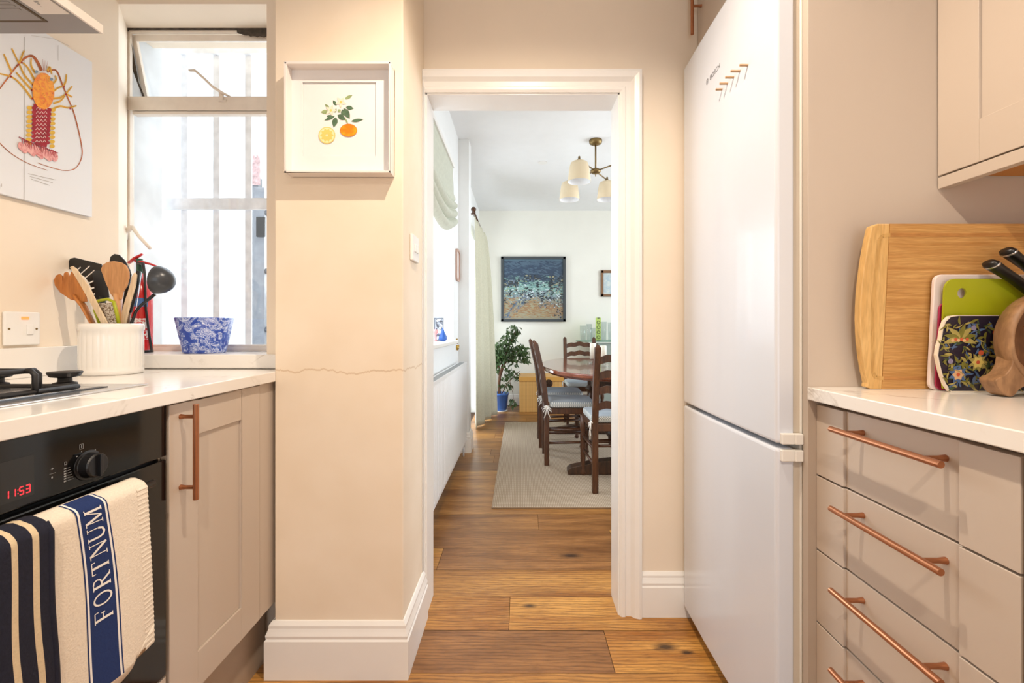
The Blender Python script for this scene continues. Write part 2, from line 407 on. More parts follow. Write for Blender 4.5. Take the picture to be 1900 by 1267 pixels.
def atX(px, py, X):                                                   # point on the plane x = X
    Y = X*F/(px-965); return (X, Y, H+(608-py)*Y/F)

# ================================================================== SETTING
# ---- floor: planks 0.2 m wide running left to right
def build_floor():
    mb = MB(); cols = []; rnd = random.Random(3)
    fixed = {4: [(-9, -0.04, 0.82), (-0.04, 9, 0.9)], 3: [(-9, 0.295, 0.12), (0.295, 9, 1.0)], 5: [(-9, 9, 0.62)], 6: [(-9, -0.37, 0.9), (-0.37, 1.1, 0.10), (1.1, 9, .5)],
             2: [(-9, -0.9, 0.4), (-0.9, 0.9, 0.75), (0.9, 9, 0.3)], 7: [(-9, 0.47, 0.08), (0.47, 9, 0.75)], 8: [(-9, .1, .2), (.1, 9, .12)]}
    k0 = -17
    for k in range(k0, 28):
        y0 = 0.81+0.2*k; y1 = y0+0.2
        xa, xb = (-1.36, 1.30) if y0 < 1.80 else (-0.56, 2.8)
        if y1 > 6.31: break
        if k in fixed: segs = fixed[k]
        else:
            segs = []; x = -3.0 + rnd.random()*1.8
            segs.append((-9, x, rnd.random()*.6))
            while x < 3.5:
                L = 1.1+rnd.random()*0.9; segs.append((x, x+L, rnd.random()*.75 if y0 > 1.8 else .3+rnd.random()*.6)); x += L
        for (a, b, tone) in segs:
            a2, b2 = max(a, xa), min(b, xb)
            if b2-a2 < 0.01: continue
            g = 0.0009; r = rnd.random()
            mb.poly([(a2+g, y0+g, 0), (b2-g, y0+g, 0), (b2-g, y1-g, 0), (a2+g, y1-g, 0)], 0); cols.append((tone, r))
    n = len(mb.f)
    mb.cur = 1; mb.box(-1.36, 1.30, -2.6, 1.81, -0.05, -0.002); mb.box(-0.80, 2.81, 1.81, 6.32, -0.05, -0.002)
    o = mb.build('floor', [FLOORM, plain('dark_plank_gap', (70, 44, 24), 0.8)], origin=(0, 0, 0)); struct(o)
    me = o.data; ca = me.color_attributes.new('plank', 'FLOAT_COLOR', 'CORNER')
    for p in me.polygons:
        c = cols[p.index] if p.index < len(cols) else (0.5, 0.5)
        for li in p.loop_indices: ca.data[li].color = (c[0], c[1], 0, 1)
build_floor()
# ---- kitchen walls
zc = 2.45
mb = MB().prism([(-1.35, -2.6), (-1.35, 1.53), (-1.449, 1.68), (-1.449, 1.70), (-1.62, 1.70), (-1.62, -2.6)], 'z', 0, 2.75)
struct(mb.build('wall_left', WALL))
mb = B(-1.449, -0.755, 1.53, 1.80, 0, 0.945)
mb.prism([(1.53, 2.158), (1.68, 2.175), (1.80, 2.175), (1.80, 2.75), (1.53, 2.75)], 'x', -1.449, -0.755)
mb.box(-0.835, -0.755, 1.50, 1.80, 0.0, 2.75)
struct(mb.build('wall_window', WALL))
struct(B(-0.755, -0.36, 1.40, 1.82, 0, 2.75).build('wall_column', CRACK, bevel=0.004))
mb = B(-0.36, -0.352, 1.70, 1.818, 0, 1.943).box(-0.36, 0.37, 1.70, 1.818, 1.943, 2.75).box(0.37, 1.40, 1.70, 1.818, 0, 2.75)
struct(mb.build('wall_door', WALL))
struct(B(1.29, 1.40, -2.6, 1.70, 0, 2.75).build('wall_right', WALL))
mb = B(-1.62, -0.95, -2.7, -2.6, 0, 2.75).box(0.95, 1.40, -2.7, -2.6, 0, 2.75).box(-0.95, 0.95, -2.7, -2.6, 2.1, 2.75)
struct(mb.build('wall_back', WALL))
struct(B(-1.62, 1.40, -2.7, 1.70, zc, zc+0.1).build('ceiling', CEIL))
# unseen glazed door, added to go with the fill lamp behind the camera
mb = B(-0.95, -0.88, -2.69, -2.62, 0, 2.1).box(0.88, 0.95, -2.69, -2.62, 0, 2.1).box(-0.88, 0.88, -2.69, -2.62, 2.02, 2.1).box(-0.04, 0.04, -2.69, -2.62, 0, 2.02).box(-0.88, 0.88, -2.69, -2.62, 0, 0.12)
struct(mb.build('added_back_door', GLOSSW))
# ---- dining room shell
mb = MB()
zd = 2.69
mb.box(-0.80, -0.53, 1.82, 2.0, 0, zd).box(-0.80, -0.53, 2.0, 3.62, 0, 0.945).box(-0.80, -0.53, 2.0, 3.62, 2.30, zd)
mb.box(-0.80, -0.53, 3.62, 3.91, 0, zd).box(-0.80, -0.44, 3.91, 4.07, 0, zd).box(-0.80, -0.567, 4.07, 4.40, 0, zd)
mb.box(-0.80, -0.567, 4.40, 5.75, 2.15, zd).box(-0.80, -0.567, 5.75, 6.32, 0, zd)
struct(mb.build('wall_dining_left', plain('white_wall_paint', (240, 241, 240), 0.75, var=0.01)))
struct(B(-0.80, 2.9, 6.30, 6.42, 0, zd).build('wall_dining_far', WALLD))
mb = B(2.8, 2.9, 1.82, 2.7, 0, zd).box(2.8, 2.9, 5.3, 6.3, 0, zd).box(2.8, 2.9, 2.7, 5.3, 0, 0.7).box(2.8, 2.9, 2.7, 5.3, 2.3, zd)
struct(mb.build('wall_dining_right', WALLD))
struct(B(1.40, 2.9, 1.72, 1.82, 0, zd).build('wall_dining_near', WALLD))
struct(B(-0.80, 2.9, 1.818, 6.42, zd, zd+0.1).build('ceiling_dining', CEIL))
# ---- outside the windows
struct(B(-4.5, -0.81, 3.85, 3.95, -0.1, 3.4).build('wall_exterior', WALLEXT))
struct(B(-5.0, -0.80, 1.86, 7.0, -0.12, -0.02).build('ground', GROUND))
struct(B(-1.62, -1.449, 1.70, 1.842, -0.02, 3.0).build('wall_exterior_reveal', GREYEXT))

# ---- architrave and jamb lining
def architrave():
    prof = [(0, 0), (0, .012), (.008, .017), (.018, .017), (.024, .011), (.040, .012), (.046, .018), (.052, .024), (.058, .026), (.068, .030), (.078, .028), (.078, 0)]
    xl, xr, zt, Y = -0.352, 0.37, 1.943, 1.70
    mb = MB(); n = len(prof); vs = []
    for (wd, d) in prof: vs.append((xl-wd*0.10, Y-d, 0))
    for (wd, d) in prof: vs.append((xl-wd*0.10, Y-d, zt+wd))
    for (wd, d) in prof: vs.append((xr+wd, Y-d, zt+wd))
    for (wd, d) in prof: vs.append((xr+wd, Y-d, 0))
    fs = [(s*n+i, s*n+i+1, (s+1)*n+i+1, (s+1)*n+i) for s in range(3) for i in range(n-1)]
    mb.add(vs, fs); return mb
struct(architrave().build('trim_1', GLOSSW))
mb = B(-0.352, -0.347, 1.695, 1.822, 0, 1.943).box(0.365, 0.37, 1.695, 1.822, 0, 1.943).box(-0.352, 0.37, 1.695, 1.822, 1.938, 1.943)
struct(mb.build('trim_2', GLOSSW))
def skirting(path, h, closed=False):
    prof = [(0, 0), (.020, 0), (.020, h*.68), (.016, h*.71), (.018, h*.77), (.014, h*.83), (.011, h*.88), (.011, h*.93), (.004, h*.99), (0, h)]
    mb = MB(); n = len(prof); vs = []
    for i, p in enumerate(path):
        nrm = []
        for j in (i-1, i):
            if 0 <= j < len(path)-1:
                a, b = path[j], path[j+1]; dx, dy = b[0]-a[0], b[1]-a[1]; L = math.hypot(dx, dy); nrm.append((dy/L, -dx/L))
        if len(nrm) == 2: m = (nrm[0][0]+nrm[1][0], nrm[0][1]+nrm[1][1])
        else: m = nrm[0]
        for (d, z) in prof: vs.append((p[0]+m[0]*d, p[1]+m[1]*d, z))
    k = len(path)
    fs = [(s*n+i, s*n+i+1, (s+1)*n+i+1, (s+1)*n+i) for s in range(k-1) for i in range(n-1)]
    fs += [tuple(range(n)), tuple(range(k*n-1, (k-1)*n-1, -1))]
    return mb.add(vs, fs)
struct(skirting([(-0.757, 1.46), (-0.757, 1.40), (-0.36, 1.40), (-0.36, 1.684)], 0.172).build('baseboard_left', GLOSSW))
struct(skirting([(0.450, 1.70), (0.640, 1.70)], 0.162).build('baseboard_right', GLOSSW))
struct(skirting([(-0.53, 3.91), (-0.44, 3.91), (-0.44, 4.07), (-0.567, 4.07)], 0.17).build('baseboard_dining_left', GLOSSW))
struct(skirting([(-0.567, 6.30), (2.8, 6.30)], 0.15).build('baseboard_far', GLOSSW))

# ---- kitchen window
win = bpy.data.objects.new('window_1', None); col.objects.link(win); win.location = (-1.1, 1.70, 0.98); ORG['window_1'] = (-1.1, 1.70, 0.98); struct(win)
FRW = plain('old_window_paint', (232, 222, 210), 0.5, var=0.05, scale=20)
yb = 1.68
mb = B(-1.449, -1.4405, yb, yb+.012, 0.983, 2.175).box(-1.449, -0.83, yb, yb+.03, 0.983, 1.000).box(-1.449, -0.83, yb, yb+.012, 2.160, 2.175)
mb.box(-0.86, -0.835, yb, yb+.03, 0.983, 2.175).box(-1.449, -0.83, yb-.006, yb+.02, 1.871, 1.921)
mb.build('window_frame', FRW, win, bevel=0.0015)
mb = B(-1.448, -1.4415, yb+.012, yb+.02, 1.0, 1.871).box(-1.43, -0.84, yb-.002, yb+.02, 1.857, 1.868).box(-1.44, -0.84, yb+.006, yb+.02, 1.0, 1.008)
mb.build('casement_sash', FRW, win, bevel=0.001)
B(-1.44, -0.85, yb+.014, yb+.017, 1.006, 1.86).build('glass_pane', PANE, win)
mb = B(-1.446, -1.430, yb+.012, yb+.024, 1.885, 2.155).box(-1.446, -0.86, yb+.012, yb+.024, 2.138, 2.16).box(-1.446, -0.86, yb+.012, yb+.024, 1.885, 1.905)
mb.rot(math.radians(15), 'X', (-1.1, yb+.016, 2.155)).build('top_hung_sash', FRW, win, bevel=0.001)
B(-1.435, -0.86, yb+.016, yb+.019, 1.90, 2.145).rot(math.radians(15), 'X', (-1.1, yb+.016, 2.155)).build('upper_glass_pane', PANE, win)
# mildew patch, plus dark strips for the gaps along the sash edges
mb = B(-1.449, -0.835, yb-.002, yb+.002, 2.168, 2.176)
mb.add([(-1.449, yb-.001, 2.17), (-1.443, yb-.001, 2.17), (-1.432, yb+.03, 1.99), (-1.420, yb+.055, 1.925), (-1.43, yb+.055, 1.925), (-1.447, yb+.02, 2.03)], [(0, 1, 2, 3, 4, 5)])
pts = [(-1.045+0.0085*i, yb-.001, 2.166-0.024*math.sqrt(max(0, 1-((i-13)/13.5)**2))*(1+.10*math.sin(i*2.3))) for i in range(25)]
mb.add([(-1.045, yb-.001, 2.168)]+pts+[(-0.838, yb-.001, 2.168)], [tuple(range(27))])
mb.build('mildew_and_gap_strips', DIRT, win)
pA = [at(351, 131, 1.65), at(362, 131, 1.65), at(378, 145, 1.655), at(396, 162, 1.66), at(412, 172, 1.665), at(430, 181, 1.69)]
mb = MB().tube(pA, [.006, .009, .009, .010, .010, .007], 8, flat=.5)
mb.tube([at(411, 172, 1.672), at(411, 187, 1.672)], .008, 10); mb.tube([at(406, 187, 1.672), at(420, 187, 1.672)], .004, 8)
mb.build('window_stay', FRW, win, smooth=True)
mb = MB().tube([at(224, 432, 1.66), at(236, 428, 1.66), at(246, 421, 1.65)], [.007, .009, .008], 8)
mb.tube([at(232, 424, 1.672), at(232, 444, 1.672)], .009, 8)
mb.tube([at(246, 421, 1.65), at(258, 438, 1.645), at(279, 461, 1.64)], [.007, .0065, .006], 8)
mb.build('window_handle', FRW, win, smooth=True)
B(-1.449, -0.757, 1.487, 1.68, 0.936, 0.983).build('window_sill', QUARTZ, win, bevel=0.004)
mb = MB()
for i in range(26):
    x = -1.2+0.014*i+random.random()*.01; a = random.random()
    mb.box(x, x+.008+.012*a, 1.662+.006*a, 1.678, 0.9832, 0.9836)
mb.build('sill_dirt', DIRT, win)

# ---- security bars, ladder and post outside
g = thing('window_guard', (-1.1, 1.92, 0.4), 'white painted iron security bars outside the kitchen window', 'window bars')
for k in range(5):
    x = -1.415+0.135*k; B(x-.0135, x+.0135, 1.917, 1.923, 0.35, 2.62).build('vertical_bar', BARW, g)
for z0, z1 in ((1.564, 1.612), (2.216, 2.257), (0.42, 0.46)):
    B(-1.492, -0.80, 1.90, 1.912, z0, z1).build('cross_bar', BARW, g)
g = thing('ladder', (-1.25, 2.6, -0.02), 'grey aluminium ladder leaning outside the kitchen window', 'ladder')
for x in (-1.475, -1.07):
    B(x-.022, x+.036, 2.56, 2.60, -0.02, 1.86).build('side_rail', ALU, g, bevel=.003)
for k in range(6):
    z = 0.20+0.33*k-.13
    MB().tube([(-1.44, 2.58, z), (-1.08, 2.58, z)], .016, 10).build('rung', ALU, g, smooth=True)
B(-1.476, -1.43, 2.545, 2.556, 1.58, 1.69).build('rubber_cap', RUBBER, g)
B(-1.40, -1.36, 2.57, 2.574, 1.63, 1.70).build('yellow_sticker', YEL, g)
g = thing('post', (-1.50, 2.75, -0.02), 'slim grey post with ragged reddish top rising behind the ladder', 'post')
B(-1.615, -1.565, 2.72, 2.76, -0.02, 1.97).build('shaft', ALU, g)
mb = MB()
for i in range(26):
    x = -1.635+.0032*i; h = random.random()*.05; mb.add([(x, 2.715, 1.92), (x+.005, 2.715, 1.92), (x+.006, 2.71, 2.05+h), (x-.001, 2.71, 2.05+h)], [(0, 1, 2, 3)])
mb.build('ragged_top', [plain('faded_red_cloth', (212, 178, 176), 0.9, var=.35, scale=50)], g, solid=.004)

# ---- dining window and patio door
win2 = bpy.data.objects.new('window_2', None); col.objects.link(win2); win2.location = (-0.75, 2.8, 0.95); ORG['window_2'] = (-0.75, 2.8, 0.95); struct(win2)
mb = B(-.78, -.73, 2.0, 2.05, .95, 2.3).box(-.78, -.73, 3.57, 3.62, .95, 2.3).box(-.78, -.73, 2.0, 3.62, .95, 1.0).box(-.78, -.73, 2.0, 3.62, 2.25, 2.3).box(-.775, -.735, 2.78, 2.83, 1.0, 2.25)
mb.build('window_frame', GLOSSW, win2, bevel=.003)
B(-.757, -.753, 2.05, 3.57, 1.0, 2.25).build('glass_pane', PANE, win2)
B(-.735, -.495, 1.95, 3.66, .945, .970).build('window_sill', GLOSSW, win2, bevel=.004)
d1 = bpy.data.objects.new('door_1', None); col.objects.link(d1); d1.location = (-0.7, 5.07, 0); ORG['door_1'] = (-0.7, 5.07, 0); struct(d1)
mb = MB()
for y in (4.40, 5.04, 5.69): mb.box(-.74, -.69, y, y+.06, 0, 2.15)
mb.box(-.74, -.69, 4.4, 5.75, 2.09, 2.15).box(-.74, -.69, 4.4, 5.75, 0, .12); mb.build('door_frame', GLOSSW, d1, bevel=.003)
B(-.717, -.713, 4.46, 5.69, .12, 2.09).build('glass_pane', PANE, d1)
# right dining window frame
mb = MB()
for y in (2.7, 3.55, 4.4, 5.25): mb.box(2.82, 2.87, y, y+.05, .7, 2.3)
mb.box(2.82, 2.87, 2.7, 5.3, .7, .75).box(2.82, 2.87, 2.7, 5.3, 2.25, 2.3)
struct(mb.build('window_3', GLOSSW))

# ================================================================== KITCHEN, LEFT RUN
wt = thing('worktop', (-1.05, 0.4, 0.905), 'white veined quartz worktop running under the window on the left', 'worktop')
MB().prism([(-1.35, -.6), (-.7505, -.6), (-.7505, 1.398), (-.757, 1.398), (-.757, 1.487), (-1.35, 1.487)], 'z', .905, .935).build('slab', QUARTZ, wt, bevel=.002)
B(-1.35, -1.33, -.6, 1.486, .9352, 1.016).build('upstand', QUARTZ, wt, bevel=.0015)

def bar_handle(parent, p0, p1, offs, posts, r=.006):
    """p0-p1: the bar's axis, offs: vector from the bar to the door face, posts: positions along the bar"""
    a, b = Vector(p0), Vector(p1); mb = MB().tube([a, b], r, 14)
    for t in posts:
        q = a.lerp(b, t); mb.tube([q, q+Vector(offs)*.7, q+Vector(offs)], [r*.75, r*.75, r*1.0], 12)
    return mb.build('handle', COPPER, parent, smooth=False, bevel=.0006)
def shaker_x(x, y0, y1, z0, z1, th, st, rt, rb, sgn):
    """shaker door whose face is the plane x, room side sgn; th thickness, st stile, rt/rb top and bottom rail"""
    xb = x - sgn*th; xr = x - sgn*.006; mb = MB()
    mb.box(x, xb, y0, y0+st, z0, z1).box(x, xb, y1-st, y1, z0, z1)
    if rt: mb.box(x, xb, y0+st, y1-st, z1-rt, z1)
    if rb: mb.box(x, xb, y0+st, y1-st, z0, z0+rb)
    mb.box(xr, xb, y0+st, y1-st, z0+rb, z1-rt); return mb
cb = thing('base_cabinet', (-1.05, 1.17, 0), 'taupe shaker base cabinet with one tall copper handle beside the oven', 'cabinet')
B(-1.33, -.787, .990, 1.397, .21, .904).build('body', TAUPE, cb)
dr = shaker_x(-.765, .993, 1.338, .213, .900, .02, .088, .083, .088, 1).build('door', TAUPE, cb, bevel=.0012)
bar_handle(dr, (-.73, 1.025, H-.172), (-.73, 1.025, H-.387), (-.035, 0, 0), (.13, .87))
B(-.787, -.767, 1.341, 1.470, .213, .904).build('filler_panel', TAUPE, cb)
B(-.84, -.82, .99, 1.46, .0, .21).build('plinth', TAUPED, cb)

ov = thing('oven', (-1.05, .69, .0), 'black built-in oven with red clock display and round knob', 'oven')
B(-1.33, -.787, .395, .988, .30, .895).build('body', BLACKP, ov)
pn = B(-.787, -.765, .395, .985, H-.277, .9035).build('control_panel', BLACKG, ov, bevel=.002)
B(-.787, -.765, .395, .985, .32, H-.284).build('door', BLACKG, ov, bevel=.003)
hd = MB().tube([(-.730, .42, H-.309), (-.730, .905, H-.309)], .0075, 12)
hd.tube([(-.730, .88, H-.309), (-.765, .88, H-.309)], .006, 10).tube([(-.730, .45, H-.309), (-.765, .45, H-.309)], .006, 10)
hd.build('handle', BLACKP, ov, smooth=True)
kb = MB().lathe([(.0265, 0), (.0265, -.0015), (.022, -.002), (.021, -.016), (.019, -.019), (0, -.019)], (0, 0, 0), 32, 'x')
kb.v = [(-.765-v[0], .806+v[1], H-.243+v[2]) for v in kb.v]; kb.box(-.747, -.740, .8035, .8085, H-.243-.019, H-.243+.019)
kb.build('knob', BLACKP, pn, smooth=False, bevel=.001)
# clock digits
def seg7(mb, y, z, w_, h_, s, x=-.7643):
    t = h_*.13; segs = {'a': (0, h_, 1), 'g': (0, h_/2, 1), 'd': (0, 0, 1)}
    def hbar(zz): mb.poly([(x, y, z+zz-t/2), (x, y+w_, z+zz-t/2), (x, y+w_, z+zz+t/2), (x, y, z+zz+t/2)])
    def vbar(yy, z0, z1): mb.poly([(x, y+yy-t/2, z+z0+t*.3), (x, y+yy+t/2, z+z0+t*.3), (x, y+yy+t/2, z+z1-t*.3), (x, y+yy-t/2, z+z1-t*.3)])
    on = {'1': 'bc', '5': 'afgcd', '3': 'abgcd'}[s]
    for q in on:
        if q == 'a': hbar(h_)
        if q == 'g': hbar(h_/2)
        if q == 'd': hbar(0)
        if q == 'b': vbar(w_, h_/2, h_)
        if q == 'c': vbar(w_, 0, h_/2)
        if q == 'f': vbar(0, h_/2, h_)
mb = MB(); y = .6745
for i, ch in enumerate('1153'):
    seg7(mb, y, H-.2555, .0055, .0115, ch); y += .0092
    if i == 1:
        for dz in (.003, .0085): mb.poly([(-.7643, y-.0008, H-.2555+dz-.0007), (-.7643, y+.0006, H-.2555+dz-.0007), (-.7643, y+.0006, H-.2555+dz+.0007), (-.7643, y-.0008, H-.2555+dz+.0007)])
        y += .0022
mb.build('clock_digits', RED7, pn)
B(-.7648, -.7645, .60, .716, H-.262, H-.199).build('display_window', plain('smoked_display', (34, 34, 34), .15), pn)
mb = MB()
def ring(mb, y, z, w_, h_, t, x=-.7643):
    mb.box(x, x-.0001, y-w_, y+w_, z+h_-t, z+h_).box(x, x-.0001, y-w_, y+w_, z-h_, z-h_+t).box(x, x-.0001, y-w_, y-w_+t, z-h_, z+h_).box(x, x-.0001, y+w_-t, y+w_, z-h_, z+h_)
ring(mb, .793, H-.207, .0035, .0045, .0006); mb.box(-.7643, -.7644, .7925, .7935, H-.2095, H-.2045)
ring(mb, .7655, H-.228, .0022, .0026, .0008)
mb.box(-.7643, -.7644, .7925, .794, H-.2165, H-.215).box(-.7643, -.7644, .784, .786, H-.223, H-.221).box(-.7643, -.7644, .818, .820, H-.2205, H-.2185)
for i in range(6):
    mb.box(-.7643, -.7644, .7625, .7665, H-.238-.0042*i, H-.2358-.0042*i); mb.box(-.7643, -.7644, .7685, .773+.0012*i, H-.2372-.0042*i, H-.2367-.0042*i)
mb.build('dial_markings', GREYTXT, pn); mb = MB()
mb.box(-.7643, -.7644, .741, .746, H-.231, H-.2302).box(-.7643, -.7644, .7425, .7445, H-.232, H-.229).box(-.7643, -.7644, .739, .749, H-.2385, H-.238).box(-.7643, -.7644, .742, .7445, H-.246, H-.243)
mb.build('button_markings', GREYTXT, pn)
B(-.787, -.767, .395, .985, .213, .315).build('lower_panel', TAUPE, ov)
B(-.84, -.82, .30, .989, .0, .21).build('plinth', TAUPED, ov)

# ---- hob
hb = thing('gas_hob', (-1.07, .79, .935), 'steel gas hob with black burners and pan supports on left worktop', 'hob')
B(-1.27, -.875, .50, 1.072, .9352, .9385).build('steel_base', STEEL, hb, bevel=.0012)
B(-1.235, -.915, .53, 1.010, .9386, .9405).build('dark_surround', plain('dark_hob_trim', (52, 58, 66), .3), hb)
B(-1.225, -.925, .54, 1.000, .9406, .9414).build('spill_tray', STEEL, hb)
def burner(x, y, r, top):
    z = .9416; p = [(r*.75, 0), (r*.7, top*.28), (r*.42, top*.36), (r*.40, top*.6), (r*.85, top*.68), (r*1.02, top*.94), (r*.96, top), (0, top)]
    return MB().lathe(p, (x, y, z), 28)
for (x, y, r) in ((-.985, .985, .029), (-1.12, 1.075-.10, .026), (-1.0, .83, .029), (-1.14, .66, .034)):
    burner(x, y, r, .034).build('burner', BLACKI, hb, smooth=False, bevel=.0008)
def support(x0, x1, y0, y1):
    mb = MB(); zt = H-.083; zb = .943; r = .0052
    def ubar(a, b):
        a = Vector(a); b = Vector(b); d = (b-a).normalized()
        mb.tube([a+Vector((0, 0, zb)), a+Vector((0, 0, zt-.008)), a+d*.008+Vector((0, 0, zt)), b-d*.008+Vector((0, 0, zt)), b+Vector((0, 0, zt-.008)), b+Vector((0, 0, zb))], r, 8)
    ym, xm = (y0+y1)/2, (x0+x1)/2
    ubar((x1-.02, y0, 0), (x1-.02, y1-.06, 0)); ubar((x0, y1-.085, 0), (x1, y1-.085, 0)); ubar((x0+.05, y0, 0), (x0+.05, y1-.06, 0)); ubar((x0, y0+.08, 0), (x1, y0+.08, 0))
    for a, b in (((x0, y0), (x1, y0)), ((x0, y1), (x1, y1)), ((x0, y0), (x0, y1)), ((x1, y0), (x1, y1))):
        mb.tube([(a[0], a[1], zb+.004), (b[0], b[1], zb+.004)], .005, 8)
    return mb
support(-1.21, -.93, .72, .958).build('pan_support', BLACKI, hb, smooth=True)
support(-1.21, -.93, .545, .71).build('pan_support', BLACKI, hb, smooth=True)

# ---- cooker hood
hh = thing('cooker_hood', (-1.15, .8, H+.678), 'slim grey cooker hood above the gas hob', 'cooker hood')
mb = MB().box(-1.35, -.963, .45, 1.05, H+.682, H+.70)
B(-1.348, -.967, .45, 1.049, H+.678, H+.70).build('housing', HOODM, hh)
B(-.967, -.962, .45, 1.05, H+.678, H+.6975).build('front_edge', HOODL, hh)
B(-1.33, -1.045, .47, 1.008, H+.6765, H+.6785).build('filter_frame', plain('dark_filter_gap', (84, 66, 44), .6), hh)
mb = B(-1.33, -1.05, .47, 1.000, H+.6755, H+.6770)
for i in range(46): mb.box(-1.32, -1.06, .49+.0105*i, .4955+.0105*i, H+.6745, H+.6757)
mb.build('grease_filter', HOODM, hh)
B(-1.034, -.972, .60, .982, H+.6765, H+.679).build('lamp_panel', HOODL, hh)
mb = MB()
for i in range(9): mb.box(-1.008, -1.000-.004*(i % 3), .90+.007*i, .904+.007*i, H+.6760, H+.6764)
mb.build('lamp_panel_print', GREYTXT, hh)

# ---- cooker switch on the left wall
sw = thing('cooker_switch', (-1.35, 1.228, 1.02), 'white wall switch plate with glowing red light above left upstand', 'switch')
B(-1.349, -1.341, 1.184, 1.272, H-.047, H+.043).build('plate', WHITEP, sw, bevel=.003)
B(-1.341, -1.337, 1.236, 1.252, H-.018, H+.008).build('rocker', WHITEP, sw, bevel=.001)
B(-1.3412, -1.339, 1.223, 1.242, H+.022, H+.030).build('indicator_light', NEON, sw, bevel=.001)
for y in (1.194, 1.262): MB().lathe([(.0028, 0), (.0028, .001), (0, .0012)], (-1.341, y, H-.003), 12, 'x').build('screw', BRASS, sw)

# ---- lobster print on the left wall
lp = thing('lobster_print', (-1.35, 1.12, H+.345), 'white board print of an orange and red lobster under the hood', 'picture')
B(-1.349, -1.337, 1.053, 1.422, H+.345, H+.83).box(-1.349, -1.337, .82, 1.053, H+.345, H+.672).build('board', CANVAS, lp, bevel=.001)
XP = -1.3362
def lobster():
    OR, RD, YL, PK, BR, WH, GL, LB = range(8)
    mats = [mottle('orange_ink', [(0.35, lin((228, 110, 24))), (0.6, lin((246, 168, 34)))], 45), plain('crimson_ink', (158, 34, 48), .8, var=.25, scale=60), plain('mustard_ink', (222, 178, 66), .8, var=.1, scale=50),
            mottle('pink_ink', [(0.35, lin((206, 110, 110))), (0.6, lin((236, 176, 168)))], 60), plain('rust_ink', (176, 96, 48), .8, var=.3, scale=50), plain('pale_ink', (236, 214, 206), .8), GREYL, plain('blue_grey_ink', (130, 150, 166), .8)]
    mb = MB(); lay = [0]
    def L(p): 
        q = atX(p[0], p[1], XP); return (XP+lay[0]*.000012, q[1], q[2])
    def blob(cx, cy, rx, ry, m, n=26, rotd=0, wob=0):
        lay[0] += 1; c, s = math.cos(rotd), math.sin(rotd)
        pts = []
        for k in range(n):
            t = 2*PI*k/n; r = 1+wob*math.sin(k*3.7); x, y = rx*r*math.cos(t), ry*r*math.sin(t); pts.append(L((cx+x*c-y*s, cy+x*s+y*c)))
        mb.poly(pts, m)
    def line(pts, w0, w1, m):
        lay[0] += 1; mb.cur = m; P = []
        n = len(pts)
        for i, p in enumerate(pts):
            a = pts[max(0, i-1)]; b = pts[min(n-1, i+1)]; dx, dy = b[0]-a[0], b[1]-a[1]; l = math.hypot(dx, dy) or 1
            w_ = (w0+(w1-w0)*i/(n-1))/2; P.append((L((p[0]-dy/l*w_, p[1]+dx/l*w_)), L((p[0]+dy/l*w_, p[1]-dx/l*w_))))
        for i in range(n-1): mb.add([P[i][0], P[i+1][0], P[i+1][1], P[i][1]], [(0, 1, 2, 3)])
    def curve(ctrl, k=8):
        out = []
        for i in range(len(ctrl)-1):
            p0 = ctrl[max(0, i-1)]; p1 = ctrl[i]; p2 = ctrl[i+1]; p3 = ctrl[min(len(ctrl)-1, i+2)]
            for j in range(k):
                t = j/k; out.append(tuple(.5*((2*p1[q])+(-p0[q]+p2[q])*t+(2*p0[q]-5*p1[q]+4*p2[q]-p3[q])*t*t+(-p0[q]+3*p1[q]-3*p2[q]+p3[q])*t**3) for q in (0, 1)))
        out.append(ctrl[-1]); return out
    # board seam and pencil notes
    line([(46, 68), (45, 373)], .7, .7, GL); line([(108, 84), (108, 112)], .6, .6, GL)
    for y in range(3): line([(52+3*y, 322+y*5), (104-6*y, 334+y*5)], .8, .8, GL)
    line([(58, 66), (100, 72), (130, 86)], .5, .5, GL)
    # long feelers
    line(curve([(-6, 172), (12, 148), (30, 124), (46, 108), (60, 104), (70, 116), (77, 131)]), 2, 6, BR)
    line(curve([(88, 134), (96, 130), (106, 133), (117, 160), (126, 182), (138, 212), (150, 262), (152, 290), (140, 312), (118, 316), (90, 309), (70, 302)]), 3.2, .9, BR)
    line(curve([(-4, 262), (20, 284), (50, 302), (88, 316)]), 1.5, .8, BR)
    # legs
    for c in ([(60, 184), (40, 158), (22, 143), (-4, 136)], [(60, 168), (42, 148), (30, 134)], [(62, 158), (46, 140), (38, 124), (22, 90)], [(64, 148), (52, 126), (42, 116)], [(66, 136), (58, 122), (58, 108)],
              [(22, 134), (14, 116), (7, 100)], [(36, 118), (42, 100), (45, 94)], [(98, 170), (108, 163), (118, 160)], [(117, 162), (122, 150), (123, 138)], [(99, 183), (112, 181), (122, 174), (134, 160)],
              [(99, 192), (112, 187), (120, 178)], [(98, 202), (112, 197), (126, 200), (142, 196)], [(122, 174), (134, 180)], [(88, 132), (92, 124), (96, 138)], [(97, 156), (104, 148), (102, 140)]):
        line(curve(c, 5), 4.2, 2.6, YL); line(curve(c, 5), .8, .6, BR)
    for (x, y) in ((20, 142), (34, 120), (60, 183), (59, 167), (61, 157), (118, 161), (122, 175), (40, 116), (130, 201)): blob(x, y, 2, 2, RD, 8)
    # tail
    for k in range(9):
        y = 200+k*8.4; blob(55-k*.3, y, 5.5, 3.6, YL, 12); blob(98-k*.2, y+4, 5, 3.6, YL, 12)
    lay[0] += 1; mb.poly([L(p) for p in ((62, 192), (94, 202), (92, 238), (86, 274), (64, 266), (60, 230))], RD)
